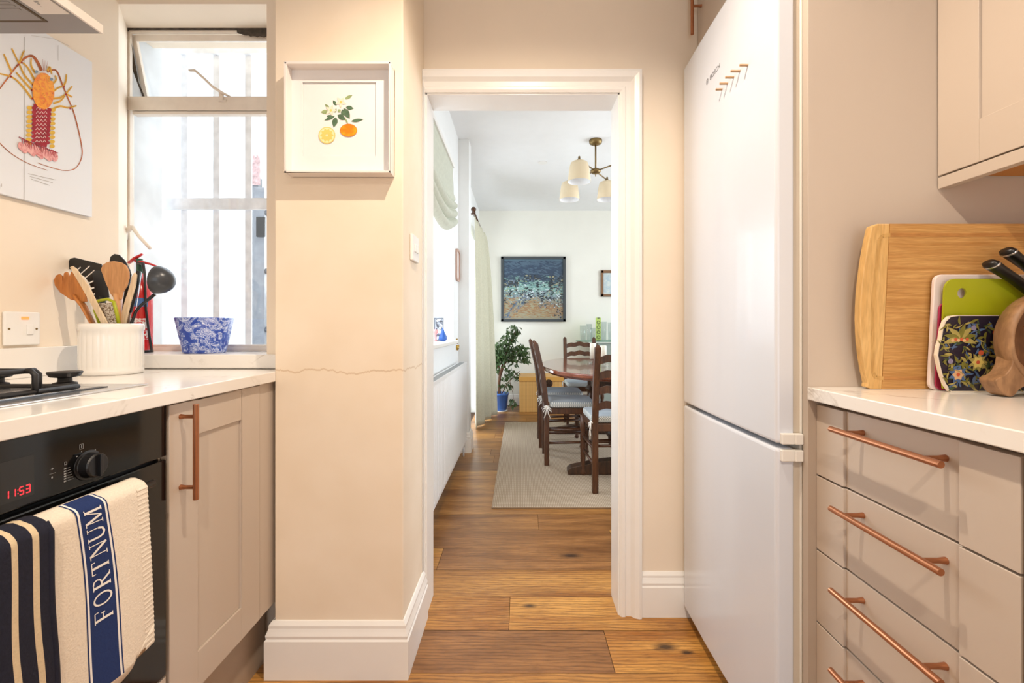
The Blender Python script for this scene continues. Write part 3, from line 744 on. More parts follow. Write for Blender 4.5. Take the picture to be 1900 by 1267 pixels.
    for k in range(9):
        y = 200+k*7.6; blob(62-.1*k, y, 3.6, 3.4, RD, 8); blob(92-.5*k, y+4, 3.6, 3.4, RD, 8)
        for q in (-7, 0, 7): line([(77+q-3-k*.3, y+3), (77+q-k*.3, y-1), (77+q+3-k*.3, y+3)], 1.1, 1.1, WH)
    # fan
    for k in range(13):
        t = k/12; cx = 40+t*62; cy = 268+t*19; blob(cx-1, cy+4+3*math.sin(k*2.1), 6, 10-2*abs(t-.5), PK, 12, -.5+.4*t)
    line([(34, 254), (60, 266), (86, 276), (107, 284)], 1.5, 1.5, RD)
    for k in range(18): line([(40+k*3.6, 258+k*1.3), (42+k*3.6+3*math.sin(k), 271+k*1.2)], 1.6, .5, RD)
    # carapace and eyes
    blob(79.5, 169, 20.5, 34, OR, 36, -.03, .01)
    for k in range(60):
        a = random.random()*2*PI; r = math.sqrt(random.random())*.9; x = 79.5+19*r*math.cos(a); y = 169+32*r*math.sin(a); line([(x, y), (x+1.5*math.cos(a*3), y+1.5*math.sin(a*3))], .7, .5, BR if k % 3 else YL)
    for c in ([(79, 132), (78, 110)], [(83, 132), (87, 114)], [(81, 132), (82, 112)]): line(c, 1, .4, BR)
    blob(66, 133, 3.2, 3, LB, 12); blob(94, 147, 3.2, 3, LB, 12)
    lay[0] += 1; mb.poly([L(p) for p in ((0, 342), (1.6, 340), (1.6, 346), (0, 347))], GL)
    mb.keepn = True
    o = mb.build('lobster_drawing', mats, lp)
lobster()

# ---- crock with utensils
CX, CY = -1.197, 1.335
cr = MB().lathe([(.070, 0), (.0735, .003), (.0735, .014), (.0715, .018), (.0715, .026), (.0715, .108), (.0715, .126), (.074, .130), (.074, .143), (.072, .147), (.067, .146), (.066, .120), (.066, .008), (0, .008)], (CX, CY, .9352), 312,
               rfun=lambda t, h: 1+(.026*abs(math.sin(13*t))**.6 if .020 < h < .112 else 0)).build('utensil_crock', CERAM, smooth=True)
tag(cr, 'white ribbed ceramic crock full of cooking utensils on left worktop', 'crock')
def spoonhead(mb, c, w_, h_, tilt, dep=.008, n=14, m=8, curve=0.5):
    """a shallow bowl: c centre, w_/h_ half sizes, tilt rotation about Y axis"""
    vs = []
    for side in (0, 1):
        for i in range(m+1):
            r = i/m
            for k in range(n):
                t = 2*PI*k/n; x = w_*r*math.cos(t); z = h_*r*math.sin(t); y = dep*(r*r-1)*-1 + (0 if side == 0 else .0022)
                vs.append((x*math.cos(tilt)+z*math.sin(tilt)+c[0], c[1]+y, -x*math.sin(tilt)+z*math.cos(tilt)+c[2]))
    fs = []; S = (m+1)*n
    for s_ in (0, 1):
        for i in range(m):
            for k in range(n): fs.append((s_*S+i*n+k, s_*S+(i+1)*n+k, s_*S+(i+1)*n+(k+1) % n, s_*S+i*n+(k+1) % n))
    for k in range(n): fs.append((m*n+k, S+m*n+k, S+m*n+(k+1) % n, m*n+(k+1) % n))
    mb.add(vs, fs)
def px(x, y, Y=CY): return Vector(at(x, y, Y))
base = Vector((CX, CY, .945))
# fork-spoon
mb = MB(); 
def flat(mb, pts, Y, th):        # flat bladed piece: outline in pixels at distance Y
    P = [at(x, y, Y) for x, y in pts]; mb.prism([(p[0], p[2]) for p in P], 'y', Y-th/2, Y+th/2)
g1 = thing('wooden_spoon', (CX-.03, CY, .945), 'orange brown wooden spoon with notched tip, leftmost in the crock', 'spoon')
mb = MB(); flat(mb, [(101, 520), (105, 511), (111, 508), (116, 512), (117, 520), (120, 506), (125, 504), (130, 514), (133, 504), (140, 502), (150, 510), (157, 525), (159, 545), (162, 560), (150, 560), (132, 556), (113, 543), (103, 530)], CY-.02, .006)
mb.build('bowl', SPOONO, g1, bevel=.002)
MB().tube([px(140, 548, CY-.02), px(155, 568, CY-.02), px(172, 600, CY-.02), (CX-.03, CY-.01, .950)], [.012, .0105, .009, .007], 10, flat=.5).build('handle', SPOONO, g1, smooth=True)
o = MB(); flat(o, [(130, 496), (135, 493), (142, 498), (165, 530), (180, 560), (201, 600), (188, 600), (170, 565), (150, 530)], CY-.036, .004)
tag(o.build('pale_spatula', SPOONL, bevel=.0015), 'pale wooden spatula seen edge on beside the notched spoon', 'spatula')
g2 = thing('slotted_turner', (CX, CY+.03, .945), 'black slotted turner with five pale slots in the crock', 'turner')
mb = MB(); Yt = CY+.028
P = lambda x, y: (lambda q: (q[0], q[2]))(at(x, y, Yt))
out_ = [(129, 499), (127, 487), (131, 480), (139, 478), (188, 490), (193, 500), (191, 556), (178, 558)]
for (ex, ey, dx, dy) in ((173, 546, 7, -1.5), (170, 535, 7, -2), (166, 525, 8, -4), (159, 515, 17, -14), (150, 508, 17, -15), (141, 503, 9, -8)):
    l_ = math.hypot(dx, dy); nx, ny = -dy/l_*1.5, dx/l_*1.5
    out_ += [(ex+nx, ey+ny), (ex+nx+dx, ey+ny+dy), (ex-nx+dx, ey-ny+dy), (ex-nx, ey-ny)]
mb.prism([P(*q) for q in out_], 'y', Yt-.0015, Yt+.0015)
mb.build('blade', BLACKP, g2)
MB().tube([px(182, 552, Yt), px(196, 600, Yt), (CX, CY+.02, .950)], [.006, .005, .005], 8).build('handle', BLACKP, g2, smooth=True)
g2 = thing('solid_turner', (CX+.01, CY+.01, .945), 'solid dark grey turner standing behind the lime grater in crock', 'turner')
mb = MB(); flat(mb, [(172, 505), (176, 502), (190, 503), (197, 508), (203, 552), (178, 556)], CY+.012, .003)
DKG = plain('dark_grey_nylon', (44, 48, 52), .45); mb.build('blade', DKG, g2, bevel=.001)
MB().tube([px(190, 550, CY+.012), px(198, 600, CY+.012), (CX+.01, CY+.01, .950)], [.007, .006, .006], 8).build('handle', DKG, g2, smooth=True)
g3 = thing('round_wooden_spoon', (CX+.02, CY, .945), 'large round beech spoon at the centre of the crock', 'spoon')
mb = MB(); flat(mb, [(188+0, 500), (192, 491), (200, 486), (212, 484.5), (226, 487), (235, 493), (240, 504), (240, 516), (236, 530), (229, 542), (226, 556), (214, 556), (206, 545), (197, 525)], CY-.012, .007)
mb.build('bowl', SPOONW, g3, bevel=.003)
MB().tube([px(218, 545, CY-.012), px(219, 575, CY-.012), px(221, 602, CY-.012), (CX+.02, CY, .950)], [.0125, .0085, .007, .006], 10, flat=.6).build('handle', SPOONW, g3, smooth=True)
g4 = thing('black_serving_spoon', (CX+.02, CY+.04, .945), 'black serving spoon whose tip shows behind the round beech spoon', 'spoon')
mb = MB(); flat(mb, [(204, 486), (206, 476), (213, 471), (222, 473), (232, 483), (241, 500), (244, 512), (236, 512), (215, 500)], CY+.02, .006)
mb.build('bowl', BLACKP, g4, bevel=.002)
MB().tube([px(240, 508, CY+.02), px(232, 560, CY+.02), px(228, 602, CY+.03), (CX+.02, CY+.03, .950)], [.006, .005, .005, .005], 8).build('handle', BLACKP, g4, smooth=True)
g5 = MB(); flat(g5, [(246, 512), (251, 505), (254, 510), (252, 530), (243, 560), (234, 600), (221, 600), (232, 560), (240, 535)], CY-.004, .006)
tag(g5.build('pale_wooden_spoon', SPOONL, bevel=.002), 'pale wooden spoon seen from the side right of the round beech spoon', 'spoon')
g6 = thing('black_handled_utensil', (CX+.04, CY, .945), 'utensil with straight black handle leaning right in the crock', 'utensil')
MB().tube([px(258, 503, CY+.005), px(249, 545, CY+.005), px(241, 579, CY+.005)], [.0075, .0095, .007], 10, flat=.6).build('handle', BLACKP, g6, smooth=True)
MB().tube([px(241, 577, CY+.005), px(236, 602, CY+.005), (CX+.03, CY, .950)], [.006, .0085, .006], 8, flat=.5).build('shaft', plain('brown_metal', (120, 96, 76), .4, .5), g6, smooth=True)
MB().tube([px(263, 505, CY+.012), px(255, 560, CY+.012), px(247, 602, CY+.012), (CX+.045, CY+.01, .950)], [.0015]*4, 6).build('steel_edge', STEEL, g6)
g7 = thing('hand_grater', (CX, CY-.03, .945), 'lime green framed fine grater standing in the crock', 'grater')
MB().tube([px(186, 602, CY-.03), px(176, 575, CY-.03), px(182, 558, CY-.03), px(200, 555, CY-.03), px(211, 560, CY-.03), px(216, 578, CY-.03), px(221, 602, CY-.03)], .0045, 8).build('frame', LIME, g7, smooth=True)
mb = MB(); flat(mb, [(183, 562), (209, 562), (217, 602), (188, 602)], CY-.028, .001)
mb.build('grating_plate', mottle('perforated_steel', [(0.42, lin((120, 96, 70))), (0.55, lin((206, 196, 182)))], 260, 0, 1), g7)
MB().tube([px(200, 602, CY-.028), (CX, CY-.01, .950)], .004, 8).build('grip', LIME, g7, smooth=True)
g8 = thing('ladle', (CX+.04, CY+.02, .945), 'black ladle leaning out to the right of the crock', 'ladle')
mb = MB()
def ladle_bowl():
    vs = []; n = 24; m = 9; c = px(291, 519, CY+.03); R = .042
    ax = Vector((0.97, .1, -.12)).normalized(); a = ax.cross(Vector((0, 0, 1))).normalized(); b = ax.cross(a)
    for i in range(m+1):
        p = (PI/2)*i/m
        for k in range(n):
            t = 2*PI*k/n; vs.append(c + ax*(R*1.15*math.cos(p)*(-1)*-1) + (a*math.cos(t)+b*math.sin(t))*R*math.sin(p))
    for i in range(m, -1, -1):
        p = (PI/2)*i/m
        for k in range(n):
            t = 2*PI*k/n; vs.append(c + ax*(R*1.10*math.cos(p)) + (a*math.cos(t)+b*math.sin(t))*(R*.94)*math.sin(p))
    fs = [(i*n+k, (i+1)*n+k, (i+1)*n+(k+1) % n, i*n+(k+1) % n) for i in range(2*m+1) for k in range(n)]
    return MB().add([tuple(v) for v in vs], fs)
ladle_bowl().build('bowl', plain('charcoal_nylon', (58, 62, 68), .3), g8, smooth=True)
MB().tube([px(287, 546, CY+.03), px(275, 556, CY+.03), px(262, 566, CY+.02), px(252, 578, CY+.01), px(243, 602, CY), (CX+.04, CY, .950)], [.005, .0045, .004, .004, .004, .004], 8).build('handle', BLACKP, g8, smooth=True)

# ---- fire extinguisher on the sill
fe = thing('fire_extinguisher', (-1.338, 1.60, .983), 'small red fire extinguisher standing on the sill behind the crock', 'fire extinguisher')
MB().lathe([(.036, .0), (.038, .006), (.038, .200), (.034, .228), (.022, .252), (.013, .262), (.013, .278), (0, .278)], (-1.338, 1.60, .9832), 36).build('cylinder', REDP, fe, smooth=True)
mb = MB(); 
for k in range(15):
    t0 = -1.9+k*.11; 
    c0, s0, c1, s1 = math.cos(t0), math.sin(t0), math.cos(t0+.11), math.sin(t0+.11); R = .0384
    for (z0, z1, m) in ((.045, .120, 0), (.120, .160, 3), (.160, .190, 2)):
        mb.poly([(-1.338+R*c0, 1.60+R*s0, .983+z0), (-1.338+R*c1, 1.60+R*s1, .983+z0), (-1.338+R*c1, 1.60+R*s1, .983+z1), (-1.338+R*c0, 1.60+R*s0, .983+z1)], m)
mb.build('printed_label', [mottle('red_and_white_print', [(0.45, lin((196, 30, 32))), (0.52, lin((236, 226, 222)))], 130, 0, 2), WHITEP, plain('blue_label', (70, 110, 170), .5), REDP], fe)
MB().tube([(-1.338, 1.60, 1.258), (-1.338, 1.60, 1.312)], .010, 12).build('valve', plain('dark_green_metal', (40, 84, 62), .4), fe, smooth=True)
MB().tube([(-1.375, 1.60, 1.298), (-1.352, 1.598, 1.314), (-1.325, 1.596, 1.328)], [.007, .008, .005], 8, flat=.6).build('lever', REDP, fe, smooth=True)
MB().tube([(-1.350, 1.60, 1.304), (-1.322, 1.596, 1.300), (-1.295, 1.594, 1.293), (-1.268, 1.592, 1.284)], [.008, .0075, .0065, .004], 8, flat=.6).build('carry_handle', REDP, fe, smooth=True)
MB().tube([(-1.338, 1.592, 1.296), (-1.312, 1.583, 1.292), (-1.302, 1.578, 1.262), (-1.298, 1.578, 1.14), (-1.290, 1.584, 1.04), (-1.286, 1.588, .992)], [.006, .0055, .004, .0038, .0038, .0038], 8).build('hose', BLACKP, fe, smooth=True)
MB().lathe([(.039, 0), (.039, .008), (.037, .010), (0, .010)], (-1.338, 1.60, .9832), 32).build('base_ring', BLACKP, fe)

pot = MB().lathe([(.060, 0), (.063, .003), (.086, .120), (.083, .1215), (.079, .118), (.060, .012), (0, .012)], (-1.093, 1.578, .9832), 48).build('blue_plant_pot', POTBLUE, smooth=True)
tag(pot, 'blue and white floral pot standing on the kitchen window sill', 'plant pot')

# ---- towels on the oven handle
def towel_pt(y0, ztop, X0, swing, zlen, wav, ph):
    def f(u, v):       # u = metres along the rail, v = metres below the rail top
        if v < 0:      # over the rail and down behind
            a = max(-1.0, v/.03); X = X0 - .020*(math.sin(-a*PI/2)) ; z = ztop + .006*math.sin(-a*PI) - (0.0 if v > -.03 else (-v-.03))
            return Vector((X-.012, y0+u, z))
        k = min(1, v/.012); sp = 0.0
        X = X0 - .008*(1-math.sin(k*PI/2)) + wav*math.sin(u*42+ph+v*3)*min(1, v*5) + swing*v + sp
        return Vector((X, y0+u+.10*v*(u+.02)+.012*math.sin(v*9)*v, ztop-v))
    return f
tf = towel_pt(.662, H-.292, -.712, .03, .31, .0032, .6)
tw = thing('tea_towel', (-.715, .76, H-.30), 'cream woven tea towel with blue lettered band hung over the oven handle', 'towel')
W_ = .205
us = lsp(0, W_, 50)
bc = .092; hw = .0205          # band centre and half width
def bcen(v): return bc + .060*v + .004*math.sin(v*15)
vsl = [-.15, -.10, -.05, -.03, -.02, -.01] + lsp(0, .318, 46)
mb = MB(); mb.grid(lambda u, v: tf(u, v) + Vector((0, 0, (.012*math.sin(u*40)+.03*max(0, u-.15)/.055) if v > .317 else 0)), us, vsl)
cloth = mb.build('cloth', TOWEL, tw, smooth=True, solid=.003)
mb = MB()
cols_ = [(-hw-.0075, -hw-.005, 0), (-hw-.005, -hw-.0015, 1), (-hw-.0015, hw+.0015, 0), (hw+.0015, hw+.005, 1), (hw+.005, hw+.0075, 0)]
for (a, b, m) in cols_:
    mb.cur = m; uu = lsp(a, b, 5)
    mb.grid(lambda u, v: tf(bcen(v)+u, v) + Vector((.0019, 0, .0019 if v < .01 else 0)), uu, lsp(-.014, .316, 64))
mb.build('blue_band', [NAVY, plain('white_cotton', (240, 236, 230), .95)], tw, smooth=True)
def glyph(ch):
    S = []     # strokes: list of (points, width)
    thin, thick = .055, .15
    def line(x0, y0, x1, y1, w): S.append(([(x0, y0), (x1, y1)], w))
    def serif(x, y): S.append(([(x-.13, y), (x+.13, y)], .05))
    if ch == 'F':
        line(.2, 0, .2, 1, thick); serif(.2, .02); line(.05, .975, .72, .975, thin); line(.72, .98, .72, .78, thin); line(.2, .52, .58, .52, thin); line(.58, .62, .58, .42, thin)
    if ch == 'O':
        S.append(([(.42+.36*math.cos(t), .5+.48*math.sin(t)) for t in lsp(0, 2*PI, 25)], .10))
    if ch == 'R':
        line(.2, 0, .2, 1, thick); serif(.2, .02); line(.05, .975, .45, .975, thin)
        S.append(([(.42, .975), (.6, .93), (.68, .75), (.6, .57), (.42, .50), (.2, .5)], .085)); line(.42, .5, .76, .02, .12); serif(.78, .02)
    if ch == 'T':
        line(.4, 0, .4, 1, thick); serif(.4, .02); line(.02, .975, .78, .975, thin); line(.03, .98, .03, .78, thin); line(.77, .98, .77, .78, thin)
    if ch == 'N':
        line(.15, 0, .15, 1, thin); line(.15, 1, .8, 0, .14); line(.8, 0, .8, 1, thin); serif(.15, .02); serif(.1, .98); serif(.8, .98)
    if ch == 'U':
        S.append(([(.15, 1), (.15, .35), (.22, .12), (.42, .02), (.64, .1), (.74, .35)], .12)); line(.74, .35, .74, 1, thin); serif(.15, .98); serif(.74, .98)
    if ch == 'M':
        line(.12, 0, .16, 1, thin); line(.16, 1, .5, .05, .14); line(.5, .05, .86, 1, thin); line(.86, 1, .9, 0, .14); serif(.12, .02); serif(.9, .02); serif(.1, .98); serif(.9, .98)
    return S
mb = MB()
adv = .0282; gh = .030; v0 = .205
for i, ch in enumerate('FORTNUM'):
    for pts, wd in glyph(ch):
        n = len(pts); P = []
        dense = []
        for a, b in zip(pts[:-1], pts[1:]):
            for j in range(4): dense.append((a[0]+(b[0]-a[0])*j/4, a[1]+(b[1]-a[1])*j/4))
        dense.append(pts[-1]); n = len(dense)
        for k, p in enumerate(dense):
            a = dense[max(0, k-1)]; b = dense[min(n-1, k+1)]; dx, dy = b[0]-a[0], b[1]-a[1]; l = math.hypot(dx, dy) or 1
            for s_ in (-1, 1):
                gx, gy = p[0]-s_*dy/l*wd/2, p[1]+s_*dx/l*wd/2
                v = v0 - (i*adv + gx*.0275) ; u = bcen(v) + (.5-gy)*gh
                P.append(tf(u, v) + Vector((.0027, 0, 0)))
        mb.add([tuple(q) for q in P], [(2*k, 2*k+1, 2*k+3, 2*k+2) for k in range(n-1)])
mb.build('band_lettering', MATS['white_cotton'], tw)
# ribbed hem
mb = MB(); mb.grid(lambda u, v: tf(u, v) + Vector((.0016+.0005*math.sin(v*700), 0, 0)), lsp(W_-.024, W_+.0005, 6), lsp(.0, .312, 300)); mb.build('ribbed_hem', TOWEL, tw, smooth=True)

tg0 = towel_pt(.502, H-.288, -.698, .0, .4, .003, 2.0)
def tg(u, v): return tg0(u + (.004*math.sin(v*17+u*20)*max(0, min(1, v*6)) if v > 0 else 0), v)
tn = thing('oven_gloves', (-.70, .60, H-.30), 'navy oven gloves with beige stripes hung left of the cream towel', 'oven gloves')
W2 = .170
SB = [.036, .044, .078, .086, .1165, .1245, .1435, .1525]
def stripe(u, v): return 1 if any(a < u < b for a, b in zip(SB[::2], SB[1::2])) else 0
mb = MB(); mb.grid(tg, sorted(set(lsp(0, W2, 60)+SB)), [-.15, -.10, -.05, -.03, -.02, -.01] + lsp(0, .40, 90), stripe)
mb.build('quilted_fabric', [NAVYD, STRIPE], tn, smooth=True, solid=.012)
MB().tube([tg(W2, v) + Vector((.003, 0, 0)) for v in lsp(.0, .40, 30)], .0055, 8).build('piped_edge', NAVYD, tn, smooth=True)
MB().tube([tg(W2-.01, .27)+Vector((.012, 0, 0)), tg(W2-.035, .30)+Vector((.016, 0, 0)), tg(W2-.05, .33)+Vector((.014, 0, 0)), tg(W2-.08, .37)+Vector((.012, 0, 0))], .007, 8, flat=.5).build('hanging_loop', NAVYD, tn, smooth=True)

# ================================================================== COLUMN
pf = thing('framed_orange_print', (-.5435, 1.38, 1.532), 'white box framed botanical print of oranges on the cream pillar', 'picture')
x0, x1, z0, z1 = -.702, -.386, H+.462, H+.792
mb = B(x0, x0+.006, 1.355, 1.400, z0, z1).box(x1-.006, x1, 1.355, 1.400, z0, z1).box(x0, x1, 1.355, 1.400, z0, z0+.006).box(x0, x1, 1.355, 1.400, z1-.006, z1)
mb.build('frame', plain('white_frame_paint', (238, 230, 224), .45, var=.01), pf, bevel=.001)
mx0, mx1, mz0, mz1 = -.6636, -.440, H+.524, H+.749
mb = B(x0+.006, mx0, 1.388, 1.391, z0+.006, z1-.006).box(mx1, x1-.006, 1.388, 1.391, z0+.006, z1-.006).box(mx0, mx1, 1.388, 1.391, z0+.006, mz0).box(mx0, mx1, 1.388, 1.391, mz1, z1-.006)
mb.build('mount', PAPER, pf)
B(mx0-.01, mx1+.01, 1.3925, 1.394, mz0-.01, mz1+.01).build('print_paper', PAPER, pf)
def oranges():
    G1, G2, OR, CR, YL, PL, OR2 = range(7)
    mats = [plain('deep_green_ink', (84, 112, 84), .8, var=.2, scale=80), plain('pale_green_ink', (150, 168, 116), .8, var=.2, scale=80), mottle('orange_fruit_ink', [(0.4, lin((236, 130, 12))), (0.6, lin((250, 176, 30)))], 30, 0, 2),
            plain('cream_flower_ink', (236, 226, 204), .8), plain('lemon_ink', (240, 204, 110), .8, var=.05), plain('pale_lemon_ink', (246, 228, 176), .8), plain('deep_orange_ink', (226, 112, 20), .8)]
    mb = MB(); lay = [0]
    def L(x, y): lay_ = lay[0]*.00005; p = at(x, y, 1.3922); return (p[0], 1.3922-lay_, p[2])
    def q(x, y): return (570+x*130/1267, 160+y*130/1267)
    def leaf(a, b, w_, m):
        lay[0] += 1; a = q(*a); b = q(*b); dx, dy = b[0]-a[0], b[1]-a[1]; l = math.hypot(dx, dy); nx, ny = -dy/l, dx/l; w_ = w_*130/1267
        up = []; dn = []
        for i in range(9):
            t = i/8; s_ = math.sin(PI*t**.85)*w_/2; up.append(L(a[0]+dx*t+nx*s_, a[1]+dy*t+ny*s_)); dn.append(L(a[0]+dx*t-nx*s_, a[1]+dy*t-ny*s_))
        mb.poly(up+dn[::-1][1:-1], m)
    def disc(cx, cy, rx, ry, m, n=28):
        lay[0] += 1; c = q(cx, cy); k = 130/1267; mb.poly([L(c[0]+rx*k*math.cos(2*PI*i/n), c[1]+ry*k*math.sin(2*PI*i/n)) for i in range(n)], m)
    for a, b, w_, m in (((680, 235), (820, 160), 60, 1), ((530, 350), (465, 255), 60, 0), ((700, 380), (840, 405), 80, 0), ((400, 400), (320, 325), 50, 1), ((380, 460), (245, 470), 80, 1), ((350, 540), (490, 560), 60, 0), ((500, 540), (310, 620), 60, 0),
                        ((520, 560), (480, 745), 100, 0), ((550, 520), (700, 610), 95, 0), ((660, 400), (770, 590), 110, 0), ((640, 420), (640, 560), 60, 0), ((795, 635), (1020, 600), 60, 0), ((500, 480), (530, 400), 40, 1), ((600, 470), (560, 420), 60, 1), ((740, 690), (680, 560), 26, 1)):
        leaf(a, b, w_, m)
    for (cx, cy) in ((610, 290), (430, 440)):
        for k in range(5):
            a = k*2*PI/5+.3*(cx > 500); leaf((cx, cy), (cx+105*math.cos(a), cy+105*math.sin(a)), 50, 3)
        disc(cx, cy, 22, 22, 4)
    disc(750, 800, 155, 118, 6); disc(750, 800, 146, 109, 2)
    disc(360, 890, 152, 152, 4); disc(360, 890, 136, 136, 5)
    for k in range(10):
        a = k*2*PI/10; leaf((360+20*math.cos(a), 890+20*math.sin(a)), (360+124*math.cos(a), 890+124*math.sin(a)), 66, 4)
    mb.keepn = True
    mb.build('oranges_drawing', mats, pf)
oranges()
lsw = thing('light_switch', (-.36, 1.53, 1.29), 'double white light switch on the pillar side beside the doorway', 'switch')
B(-.3595, -.350, 1.487, 1.575, H+.222, H+.308).build('plate', WHITEP, lsw, bevel=.002)
B(-.350, -.346, 1.508, 1.524, H+.252, H+.278).build('rocker', WHITEP, lsw, bevel=.001)
B(-.350, -.346, 1.536, 1.552, H+.252, H+.278).build('rocker', WHITEP, lsw, bevel=.001)

# ================================================================== KITCHEN, RIGHT SIDE
fr = thing('fridge_freezer', (.95, 1.37, 0), 'tall glossy white two-door fridge freezer right of the doorway', 'fridge')
B(.662, 1.27, 1.075, 1.672, .02, 2.022).build('body', FRIDGES, fr, bevel=.004)
def fdoor(z0, z1):
    n = 14; poly = []
    ys = lsp(1.072, 1.678, n)
    for i, y in enumerate(ys):
        t = (y-1.072)/.606; poly.append((.603-.006*math.sin(PI*t), y))
    poly += [(.648, 1.678), (.648, 1.072)]
    return MB().prism(poly, 'z', z0, z1)
fd = fdoor(.797, 2.024).build('fridge_door', FRIDGE, fr, bevel=.008, seg=3)
ff = fdoor(.045, .786).build('freezer_door', FRIDGE, fr, bevel=.008, seg=3)
B(.648, .664, 1.078, 1.665, .80, 2.015).box(.648, .664, 1.078, 1.665, .05, .78).build('door_seal', plain('pale_beige_gasket', (214, 200, 180), .5), fr)
B(.668, 1.26, 1.09, 1.66, .0, .02).build('base', RUBBER, fr)
for z0, z1, nm in ((.797, .822, fd), (.757, .784, ff)):
    mb = B(.612, .642, 1.062, 1.074, z0, z1).box(.642, .661, 1.060, 1.074, z0, z1); mb.build('hinge_cover', FRIDGES, nm, bevel=.002)
def text_mesh(s, size):
    cu = bpy.data.curves.new('lettering', 'FONT'); cu.body = s; cu.size = size; cu.align_x = 'LEFT'; cu.resolution_u = 3
    o = bpy.data.objects.new('lettering', cu); col.objects.link(o); dg = bpy.context.evaluated_depsgraph_get()
    me = bpy.data.meshes.new_from_object(o.evaluated_get(dg)); vs = [v.co.copy() for v in me.vertices]; fs = [tuple(p.vertices) for p in me.polygons]
    bpy.data.objects.remove(o); bpy.data.curves.remove(cu); return vs, fs
vs, fs = text_mesh('BOSCH', .021)
XF = lambda y: .603-.006*math.sin(PI*(y-1.072)/.606)-.0006
mb = MB().add([(XF(1.431-v.x*1.05), 1.431-v.x*1.05, H+.777+v.y) for v in vs], fs)
for k in range(24):
    a, b = 2*PI*k/24, 2*PI*(k+1)/24; r0, r1 = .0075, .0088
    mb.add([(XF(1.452), 1.452+r*math.cos(t), H+.785+r*math.sin(t)) for r, t in ((r0, a), (r1, a), (r1, b), (r0, b))], [(0, 1, 2, 3)])
for dy in (-.003, .003): mb.box(XF(1.452), XF(1.452)+.0003, 1.452+dy-.0006, 1.452+dy+.0006, H+.779, H+.791)
mb.box(XF(1.452), XF(1.452)+.0003, 1.449, 1.455, H+.7845, H+.7855)
mb.build('badge_lettering', plain('grey_badge', (96, 98, 102), .4, .4), fd)
MAGW = plain('tan_wood_peg', (186, 150, 112), .5)
pegs = [(1386, 121, .021), (1372, 132, .0245), (1361, 143.5, .023), (1350, 155, .0225), (1340, 166, .0185)]
where = ['nearest the hinge side', 'second from the hinge side', 'middle of the row', 'second from the badge', 'last of the row, lowest in view']
for (a, b, L_), wh in zip(pegs, where):
    p = atX(a, b, .597); o = MB().tube([(XF(p[1]), p[1], p[2]), (XF(p[1])-L_, p[1], p[2])], .0032, 12).build('peg_magnet', MAGW)
    tag(o, 'slim tan peg magnet on the white fridge door, '+wh, 'magnet', 'row of peg magnets on the fridge door')
# fridge leans a hair
fr.rotation_euler = (0, math.radians(-.0), 0)

pnl = tag(B(.662, 1.288, 1.046, 1.066, 0, zc-.002).build('tall_end_panel', TAUPE, bevel=.001), 'tall taupe end panel between the fridge and right worktop', 'panel')
oc = thing('overhead_cabinet', (.97, 1.38, 2.06), 'taupe cupboard above the fridge with upright copper handle', 'cabinet')
B(.685, 1.288, 1.068, 1.698, 2.06, zc-.004).build('body', TAUPE, oc)
d_ = B(.662, .684, 1.07, 1.696, 2.062, zc-.01).build('door', TAUPE, oc, bevel=.001)
bar_handle(d_, (.628, 1.66, H+1.07), (.628, 1.66, H+1.30), (.034, 0, 0), (.45, .95))

wr = tag(B(.659, 1.288, -.25, 1.045, .905, .934).build('worktop', QUARTZ, bevel=.002), 'white quartz worktop above the drawers on the right', 'worktop')
du = thing('drawer_unit', (.98, .83, 0), 'taupe unit of four drawers with horizontal copper bar handles', 'drawers')
B(.703, 1.28, .616, 1.044, .20, .904).build('body', plain('shadow_gap_brown', (120, 100, 84), .6), du)
zs = [(H-.335, H-.176), (H-.505, H-.339), (H-.671, H-.509), (H-.838, H-.675)]
for i, (a, b) in enumerate(zs):
    d_ = shaker_x(.680, .6185, 1.0445, a, b, .02, .087, .0, .0, -1).build('drawer', TAUPE, du, bevel=.001)
    zz = b-.036 if i else H-.210
    bar_handle(d_, (.645, .697, zz), (.645, .946, zz), (.041, 0, 0), (.145, .855))
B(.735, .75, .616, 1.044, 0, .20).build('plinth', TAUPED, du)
B(.662, .680, 1.0445, 1.0458, .20, .904).build('scribe_strip', TAUPED, du)
bc2 = thing('base_cabinet', (.98, .4, 0), 'taupe base cabinet at the right edge beside the drawers', 'cabinet')
B(.703, 1.28, .2, .613, .20, .904).build('body', TAUPE, bc2)
shaker_x(.680, .202, .6135, .2, .894, .02, .087, .087, .087, -1).build('door', TAUPE, bc2, bevel=.001)
B(.735, .75, .2, .613, 0, .20).build('plinth', TAUPED, bc2)

wc = thing('wall_cabinet', (1.12, .62, H+.317), 'taupe shaker wall cabinet above the chopping boards', 'cabinet')
B(.982, 1.288, .2, 1.044, H+.355, 2.25).build('body', TAUPE, wc)
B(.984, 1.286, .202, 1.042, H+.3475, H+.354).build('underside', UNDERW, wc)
shaker_x(.958, .605, 1.0435, H+.3475, 2.25, .022, .093, .093, .088, -1).build('door', TAUPE, wc, bevel=.001)
shaker_x(.958, .2, .602, H+.3475, 2.25, .022, .093, .093, .088, -1).build('door', TAUPE, wc, bevel=.001)
B(.958, .978, .2, 1.0435, H+.3175, H+.3435).build('light_rail', TAUPE, wc, bevel=.001)

